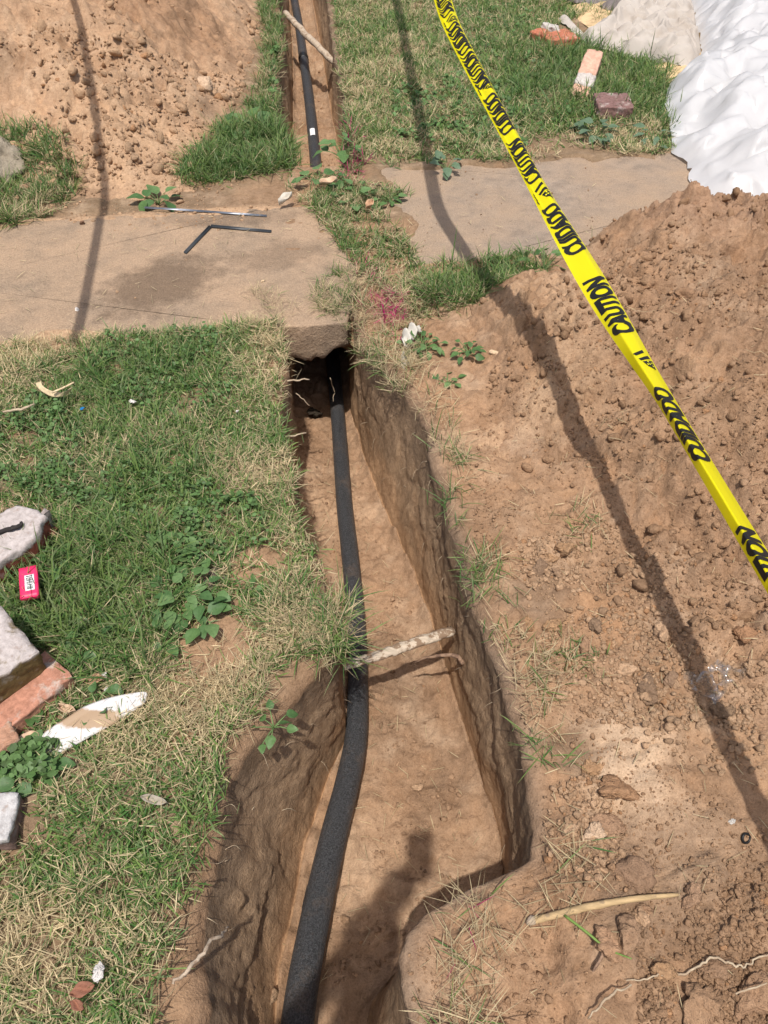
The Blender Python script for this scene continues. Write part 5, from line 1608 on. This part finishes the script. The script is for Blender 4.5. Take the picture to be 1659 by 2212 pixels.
def tape_pt(y, z):
    q1, q2 = y, z - CAM_H
    Z = q1 * CP - q2 * SP; U = q1 * SP + q2 * CP
    v = 1106 - F_PX * U / Z
    return (np.interp(v, tvp, tup) - 829.5) / F_PX * Z, v


sel = TY > .62
TX = np.zeros_like(TY); TV = np.zeros_like(TY)
for i, (y, z) in enumerate(zip(TY, TZ)): TX[i], TV[i] = tape_pt(y, z) if y * CP - (z - CAM_H) * SP > .3 else (0, 9999)
# straight on beyond the surveyed stretch
a = np.where((TY > .9) & (TY < 2.9))[0]
cf = np.polyfit(TY[a], TX[a], 2)
TX = np.where((TY > .7) & (TY < 2.95), TX, np.nan)
i0, i1 = np.where(~np.isnan(TX))[0][[0, -1]]
s0 = -.05; s1 = (TX[i1] - TX[i1 - 12]) / (TY[i1] - TY[i1 - 12])
TX[:i0] = TX[i0] + s0 * (TY[:i0] - TY[i0]); TX[i1 + 1:] = TX[i1] + s1 * (TY[i1 + 1:] - TY[i1])
k = np.ones(9) / 9
TXs = np.convolve(np.pad(TX, 4, mode='edge'), k, 'valid'); TXs[:5] = TX[:5]; TXs[-5:] = TX[-5:]
TP = np.c_[TXs, TY, TZ]
TS = np.r_[0, np.cumsum(np.linalg.norm(np.diff(TP, axis=0), axis=1))]
TAPE_W = .076


def tape_surface(s, w, lift=0.0):
    """point of the tape at arc length s and width fraction w (0 left edge, 1 right edge)"""
    s = np.asarray(s, float); w = np.asarray(w, float)
    P = np.stack([np.interp(s, TS, TP[:, k]) for k in range(3)], -1)
    T = np.stack([np.interp(s + .02, TS, TP[:, k]) - np.interp(s - .02, TS, TP[:, k]) for k in range(3)], -1)
    T /= np.linalg.norm(T, axis=-1)[..., None]
    S = np.cross(T, np.array([0, 0, 1.0])); S /= np.linalg.norm(S, axis=-1)[..., None]
    S = np.where(S[..., :1] < 0, -S, S)
    N = np.cross(S, T); N = np.where(N[..., 2:] < 0, -N, N)
    y = P[..., 1]
    fold = sm(2.15, 1.25, y)                      # towards the camera the left third turns under
    W = np.linspace(0, 1, 41)
    aL = -.55 + fold * 2.20; aM = .88 - fold * 1.30; aR = -.65 + fold * .12
    b1 = (.33 + .03 * fold)[..., None]; hw = (.07 - .045 * fold)[..., None]
    k1 = np.clip((W - b1 + hw) / (2 * hw), 0, 1); k1 = k1 * k1 * (3 - 2 * k1); k2 = sm(.62, .82, W)
    ang = aL[..., None] * (1 - k1) + aM[..., None] * np.maximum(k1 - k2, 0) + aR[..., None] * k2
    ang = ang + .10 * np.sin(s[..., None] * 5.0 + W * 2)
    da = np.cos(ang) * TAPE_W / 40; db = np.sin(ang) * TAPE_W / 40
    A = np.cumsum(da, -1); B = np.cumsum(db, -1)
    A = A - .5 * (A.max(-1, keepdims=True) + A.min(-1, keepdims=True)); B = B - B[..., 28:29]
    wi = np.clip(w * 40, 0, 39.999); i = wi.astype(int); f = wi - i
    g = lambda M: np.take_along_axis(M, i[..., None], -1)[..., 0] * (1 - f) + np.take_along_axis(M, i[..., None] + 1, -1)[..., 0] * f
    a_, b_, an = g(A), g(B), g(ang)
    nrm = -np.sin(an)[..., None] * S + np.cos(an)[..., None] * N
    return P + a_[..., None] * S + b_[..., None] * N + lift * nrm


def tape_mat():
    t = NT('yellow_film')
    c = (.86, .80, .012)
    d = t.bsdf(c, .32, .4, t.bump(t.noise(t.obj(), 14, 2), .08, .01))
    tr = t.n('ShaderNodeBsdfTranslucent', _in={'Color': (.86, .80, .01, 1)})
    mx = t.n('ShaderNodeMixShader', _in={0: .42}); t.t.links.new(d, mx.inputs[1]); t.t.links.new(tr.outputs[0], mx.inputs[2])
    return t.done(mx.outputs[0])


ss = np.linspace(0, TS[-1], 360); ww = np.linspace(0, 1, 31)
Sg, Wg = np.meshgrid(ss, ww, indexing='ij')
tape_o = empty('barrier_tape', TP[150] * [1, 1, 0], 'yellow barrier tape with black lettering stretched over the right slab and heap', 'tape')
V = tape_surface(Sg.ravel(), Wg.ravel())
link('film', mesh_np('film', to_parent(V, tape_o), grid_quads(360, 31)), tape_mat(), tape_o)
vs = np.array([1106 - F_PX * (p[1] * SP + (p[2] - CAM_H) * CP) / max(.05, (p[1] * CP - (p[2] - CAM_H) * SP)) for p in TP])
okv = (TY > .25)
s_of_v = lambda v: float(np.interp(v, vs[okv], TS[okv]))


def text_tris(body, font_bold=True):
    cu = bpy.data.curves.new('lettering', 'FONT'); cu.body = body; cu.size = 1.0; cu.offset = .058; cu.resolution_u = 4
    o = bpy.data.objects.new('lettering', cu); COL.objects.link(o)
    dg = bpy.context.evaluated_depsgraph_get()
    me = bpy.data.meshes.new_from_object(o.evaluated_get(dg))
    bpy.data.objects.remove(o); bpy.data.curves.remove(cu)
    bm = bmesh.new(); bm.from_mesh(me); bpy.data.meshes.remove(me)
    return bm


def fit01(bm):
    xs = [v.co.x for v in bm.verts]; ys = [v.co.y for v in bm.verts]
    x0, x1, y0, y1 = min(xs), max(xs), min(ys), max(ys)
    for v in bm.verts: v.co.x = (v.co.x - x0) / (x1 - x0); v.co.y = (v.co.y - y0) / (y1 - y0); v.co.z = 0
    return bm


def slice_x(bm, n):
    for k in range(1, n):
        bmesh.ops.bisect_plane(bm, geom=bm.verts[:] + bm.edges[:] + bm.faces[:], plane_co=(k / n, 0, 0), plane_no=(1, 0, 0))
    return bm


def slice_y(bm, n):
    for k in range(1, n):
        bmesh.ops.bisect_plane(bm, geom=bm.verts[:] + bm.edges[:] + bm.faces[:], plane_co=(0, k / n, 0), plane_no=(0, 1, 0))
    return bm


def print_on_tape(bm, v_start, v_end, w_lo, w_hi, name, s_range=None):
    """lettering reads towards the far end, its top at the left edge of the tape"""
    bmesh.ops.triangulate(bm, faces=bm.faces[:])
    s0, s1 = s_range or (s_of_v(v_start), s_of_v(v_end))
    C = np.array([v.co[:] for v in bm.verts]); bm.verts.index_update()
    F = np.array([[v.index for v in f.verts] for f in bm.faces]); bm.free()
    V = tape_surface(s0 + (s1 - s0) * C[:, 0], w_hi + (w_lo - w_hi) * C[:, 1], .0011)
    return link(name, mesh_np(name, to_parent(V, tape_o), tris=F, smooth=False), M_INK, tape_o)


def shape_bm(polys):
    bm = bmesh.new()
    for pl in polys:
        bm.faces.new([bm.verts.new((x, y, 0)) for x, y in pl])
    return bm


caution = slice_y(fit01(text_tris('CAUTION')), 24); cuidado = slice_y(fit01(text_tris('CUIDADO')), 24)
empire = slice_y(fit01(text_tris('Empire')), 2)
for a_, b_ in [(1335, 1143), (720, 598), (387, 299), (181, 111), (26, -24)]: print_on_tape(caution.copy(), a_, b_, .11, .92, 'caution_lettering')
for a_, b_ in [(1000, 840), (543, 439), (281, 200), (107, 46)]: print_on_tape(cuidado.copy(), a_, b_, .11, .92, 'cuidado_lettering')

sb, sf = s_of_v(1335), s_of_v(-24)            # the print goes on beyond the view at both ends
print_on_tape(cuidado.copy(), 0, 0, .11, .92, 'cuidado_lettering', (sb + .40, sb + .20))
print_on_tape(caution.copy(), 0, 0, .11, .92, 'caution_lettering', (sb + .66, sb + .46))
for k in range(4):
    print_on_tape((cuidado if k % 2 == 0 else caution).copy(), 0, 0, .11, .92, 'cuidado_lettering' if k % 2 == 0 else 'caution_lettering', (sf - .10 - .32 * k, sf - .34 - .32 * k))


def flag():
    """emblem: two slanted stripes over a starred field, about one unit across"""
    polys = [[(.86, .30), (1.0, .34), (.78, 1.0), (.66, .92)], [(.60, .05), (.74, .12), (.50, .88), (.40, .78)]]
    field = [(.0, .10), (.50, .0), (.36, .72), (.12, .52)]
    bm = shape_bm(polys + [field])
    return bm


def stars():
    polys = []
    for cx, cy in [(.16, .20), (.33, .16), (.24, .36), (.36, .40), (.22, .50)]:
        polys.append([(cx + (.055 if i % 2 == 0 else .022) * math.cos(i * math.pi / 5), cy + (.075 if i % 2 == 0 else .03) * math.sin(i * math.pi / 5)) for i in range(10)])
    return shape_bm(polys)


M_TAPEINK_Y = simple('yellow_print', (.86, .80, .012), .35, .4, 30, .02)
for a_, b_ in [(798, 757), (428, 394), (192, 172), (45, 30)]:
    print_on_tape(slice_x(slice_y(flag(), 12), 4), a_, b_, .34, .92, 'flag_emblem')
    s = print_on_tape(slice_y(stars(), 12), a_, b_, .34, .92, 'emblem_stars'); s.data.materials[0] = M_TAPEINK_Y
    # stars sit a hair above the emblem
    for vtx in s.data.vertices: vtx.co.z += .0007
    if a_ < 700: print_on_tape(empire.copy(), a_ + .10 * (a_ - b_), b_ + .45 * (a_ - b_), .12, .26, 'maker_lettering')
caution.free(); cuidado.free(); empire.free()

# second length of tape, left of the view; only its shadow shows on the left slab
y2 = np.linspace(6.8, 2.2, 60)
P2 = []
for yy in y2:
    t = (yy - 2.2) / 4.0
    P2.append((-1.11 - 1.0 * t + .12 * np.sin(t * 3.1), yy - .36, 1.05 + .04 * np.sin(t * 3)))
P2 = np.array(P2)
V2 = np.array([p + np.array([o, 0, .2 * o]) for p in P2 for o in np.linspace(-.019, .019, 5)])
link('barrier_tape', mesh_np('barrier_tape', V2, grid_quads(60, 5)), bpy.data.materials['yellow_film'], label='second yellow tape left of the view, throwing the thin shadow on the left slab', cat='tape')

# ------------------------------------------------------------------ broad leaved weeds
def leaf_mesh(kind):
    n, m = 7, 4; V = []
    for i in range(n + 1):
        s = i / n
        if kind == 'ovate': w = .36 * math.sin(math.pi * min(1, s ** .75)) ** .8
        else: w = .20 * math.sin(math.pi * min(1, s ** .85)) ** .9
        for j in range(m + 1):
            f = j / m * 2 - 1
            V.append((s, f * w * (1 + .06 * math.sin(i * 5 + j)), .10 * abs(f) * w * 2 - .22 * s * s + .02 * math.sin(s * 9 + f * 3)))
    return V, grid_quads(n + 1, m + 1)


LEAVES = {}
for kind in ('ovate', 'lance'):
    for ci, col in enumerate([(.105, .195, .065), (.080, .160, .055), (.140, .235, .090), (.13, .20, .125)]):
        V, q = leaf_mesh(kind); LEAVES[kind, ci] = mesh_np('leaf', V, q, colors=np.broadcast_to(np.array(col), (len(V), 3)))
        LEAVES[kind, ci].materials.append(M_LEAF)
M_STEM = simple('weed_stem', (.13, .20, .07), .6)


def weed(u, v, spread, n, size, label, kind='ovate', z=None, tone=None, seed=1, height=.05, group='broad leaved weeds'):
    rng = np.random.default_rng(seed)
    p = at(u, v); zz = float(top_z(p[0], p[1])) if z is None else z
    zz = max(zz, -.02)
    p = at(u, v, zz + height * .5)
    root = empty('weed', (p[0], p[1], zz), label, 'weed', group)
    parts = []
    for k in range(n):
        a = k * 2.4 + rng.normal() * .3; r = spread * math.sqrt((k + .6) / n) * rng.uniform(.75, 1.1)
        b = np.array([math.cos(a) * r, math.sin(a) * r, height * rng.uniform(.35, 1.0) * (1.1 - .5 * r / spread)])
        me = LEAVES[kind, int(rng.integers(0, 3)) if tone is None else tone]
        o = link('leaf', me, None, root)
        sz = size * rng.uniform(.65, 1.15)
        o.location = b; o.scale = (sz, sz, sz)
        o.rotation_euler = (rng.normal() * .3, rng.normal() * .3 - .05, a + rng.normal() * .5)
        P = catmull([(0, 0, 0), b * [.5, .5, .75], b], 4)
        parts.append(tube_np(P, [.0022, .0018, .0014, .0013, .0012], 5))
    V, q, t, _ = join(parts)
    link('stem', mesh_np('stem', V, q, t), M_STEM, root)
    return root


weed(405, 1275, .090, 22, .042, 'large broad leaved weed beside the dark fabric scrap', seed=1, height=.055)
weed(440, 1330, .055, 10, .050, 'broad leaved weed with one very wide leaf just below the fabric scrap', seed=2, height=.04)
weed(345, 1370, .055, 9, .040, 'smaller broad leaved weed below and left of the large one', seed=3, height=.035)
weed(545, 1275, .035, 7, .026, 'little weed on the bare soil by the trench edge', seed=4, height=.025)
weed(340, 428, .075, 10, .075, 'small green weed growing at the foot of the left heap', seed=5, height=.06)
weed(520, 268, .11, 12, .085, 'leafy green weed at the right foot of the left heap', seed=6, height=.09)
weed(912, 745, .075, 34, .028, 'dense clover like clump beside the white rag at the trench corner', seed=7, height=.05)
weed(1012, 755, .05, 16, .030, 'small dark green weed right of the rag on the right bank', seed=8, height=.035)
weed(968, 822, .045, 10, .030, 'little weed below the clump on the right trench edge', seed=9, height=.03)
weed(1290, 283, .11, 20, .065, 'blue green weed on the lawn below the purple brick', tone=3, seed=10, height=.08)
weed(1415, 293, .12, 16, .075, 'pointed leaved weed on the lawn next to the white sheeting', kind='lance', tone=3, seed=11, height=.08)
weed(966, 357, .07, 10, .055, 'small weed on the bare strip behind the right slab', tone=3, seed=12, height=.05)
weed(735, 318, .085, 13, .065, 'weed at the right lip of the far trench end', seed=13, height=.10)
weed(690, 382, .11, 14, .060, 'creeping weed hanging over the far trench end', seed=14, height=.05)
weed(770, 420, .13, 20, .055, 'spreading weed on the earth bridge behind the gap grass', seed=15, height=.05)
weed(840, 425, .08, 12, .050, 'small weed at the left end of the right slab', seed=16, height=.04)
weed(1180, 560, .09, 10, .050, 'weed with dry stalks where the right slab meets the heap', seed=17, height=.11)
weed(1285, 535, .07, 8, .045, 'weed sprouting behind the right heap under the tape', seed=18, height=.09)
weed(190, 1385, .05, 8, .036, 'weed in the long grass beside the salmon brick', seed=19, height=.04)
weed(205, 1515, .05, 9, .034, 'weed above the middle of the white plastic strip', seed=20, height=.04)
weed(38, 1640, .06, 9, .040, 'weed between the orange brick and the white strip', seed=21, height=.04)
weed(88, 1512, .045, 8, .034, 'weed growing below the salmon brick', seed=22, height=.035)
weed(590, 1640 - 75, .05, 8, .030, 'small weed in the straw near the left trench edge', seed=23, height=.03)
weed(70, 1665, .06, 10, .042, 'weed under the lower tip of the white strip', seed=24, height=.035)
weed(120, 1215, .05, 7, .040, 'weed with pale oval leaves beside the pink packet', seed=25, height=.05)

# clover and other small leaved ground cover
def clover(zones, label, seed):
    rng = np.random.default_rng(seed); parts = []
    for pts, n, s0, s1 in zones:
        poly = pxpoly(pts); P = np.array([p[:2] for p in poly]); lo, hi = P.min(0), P.max(0)
        xy = rng.uniform(lo, hi, (n * 5, 2)); k = inpoly(xy[:, 0], xy[:, 1], poly) & (fbm(xy[:, 0] * 7, xy[:, 1] * 7, 3, seed) + .2 * rng.normal(size=len(xy)) > .0) & ~in_trench(xy[:, 0], xy[:, 1], -.01)
        xy = xy[k][:n]; n = len(xy)
        s = rng.uniform(s0, s1, n); M = rot_rand(rng, n, .38)
        B = np.array([(-.5, 0, -.04), (-.15, .36, .03), (.3, .34, .02), (.55, 0, -.06), (.3, -.34, .02), (-.15, -.36, .03), (.05, 0, -.05)])
        v = np.einsum('nij,vj->nvi', M, B) * s[:, None, None] + np.c_[xy, top_z(xy[:, 0], xy[:, 1]) + rng.uniform(.012, .042, n)][:, None]
        b = (np.arange(n) * 7)[:, None]
        t = np.concatenate([b + [6, i, (i + 1) % 6] for i in range(6)])
        c = np.array((.098, .185, .060)) * rng.uniform(.6, 1.35, (n, 1)) + np.array((.02, .01, .01)) * rng.uniform(0, 1, (n, 1))
        parts.append((v.reshape(-1, 3), None, t, np.repeat(c, 7, 0)))
    V, q, t, C = join(parts)
    link('clover', mesh_np('clover', V, tris=t, colors=C, smooth=False), M_LEAF, kind='stuff', label=label, cat='clover')


clover([([(180, 740), (480, 720), (520, 850), (420, 930), (200, 860)], 600, .008, .016), ([(0, 850), (150, 870), (200, 1000), (100, 1080), (0, 1060)], 700, .009, .018), ([(0, 1040), (300, 950), (480, 1000), (430, 1170), (100, 1100)], 600, .008, .016),
        ([(380, 1090), (560, 1080), (600, 1180), (420, 1230)], 260, .010, .017), ([(0, 1620), (160, 1620), (140, 1700), (0, 1700)], 350, .012, .022), ([(330, 1180), (430, 1180), (420, 1260), (330, 1260)], 260, .012, .024)],
       'small leaved clover mixed into the grass of the left bank', 51)
clover([([(850, 200), (1060, 150), (1150, 320), (1000, 340), (850, 300)], 900, .018, .032), ([(1000, 20), (1150, 20), (1300, 250), (1150, 300)], 700, .018, .032), ([(590, 100), (612, 100), (600, 230), (580, 230)], 160, .02, .04)],
       'small leaved clover mixed into the far lawn', 52)

# ------------------------------------------------------------------ the person taking the photograph, behind the view; the shadow falls in the trench
def person():
    J = [((-.17, -.44, .92), .13), ((-.17, -.43, 1.10), .125), ((-.17, -.42, 1.30), .135), ((-.165, -.40, 1.43), .085), ((-.14, -.33, 1.50), .052), ((-.12, -.24, 1.59), .088), ((-.12, -.22, 1.67), .082),
         ((-.34, -.42, 1.39), .055), ((-.38, -.36, 1.13), .042), ((-.15, -.17, 1.37), .036), ((-.02, -.055, 1.525), .055),
         ((-.02, -.44, 1.38), .055), ((-.02, -.46, 1.12), .042), ((-.03, -.40, .90), .036), ((-.03, -.37, .80), .034),
         ((-.26, -.44, .86), .095), ((-.28, -.41, .48), .062), ((-.29, -.46, .08), .045), ((-.30, -.32, .045), .035),
         ((-.08, -.44, .86), .095), ((-.06, -.41, .48), .062), ((-.05, -.46, .08), .045), ((-.04, -.32, .045), .035)]
    E = [(0, 1), (1, 2), (2, 3), (3, 4), (4, 5), (5, 6), (2, 7), (7, 8), (8, 9), (9, 10), (2, 11), (11, 12), (12, 13), (13, 14), (0, 15), (15, 16), (16, 17), (17, 18), (0, 19), (19, 20), (20, 21), (21, 22)]
    me = bpy.data.meshes.new('person')
    off = np.array([0, -.01, 0])
    me.from_pydata([tuple(np.array(j[0]) + off) for j in J], E, [])
    o = link('person', me, simple('cloth_blue', (.10, .12, .16), .9), label='person taking the photograph, standing at the end of the trench behind the view', cat='person')
    md = o.modifiers.new('skin', 'SKIN'); md.use_smooth_shade = True
    for v, (c, r) in zip(me.skin_vertices[0].data, J): v.radius = (r, r)
    me.skin_vertices[0].data[0].use_root = True
    s = o.modifiers.new('smooth', 'SUBSURF'); s.levels = 1; s.render_levels = 1


person()
P, Q = rough_box(.072, .125, .009, 91, 4, 0, .004)
ph_o = link('phone', mesh_np('phone', P, Q), M_INK, label='phone in the hands of the person taking the photograph', cat='phone')
ph_o.rotation_euler = cam.rotation_euler
ph_o.location = cam.location + cam.rotation_euler.to_matrix() @ Vector((0, -.035, .012))
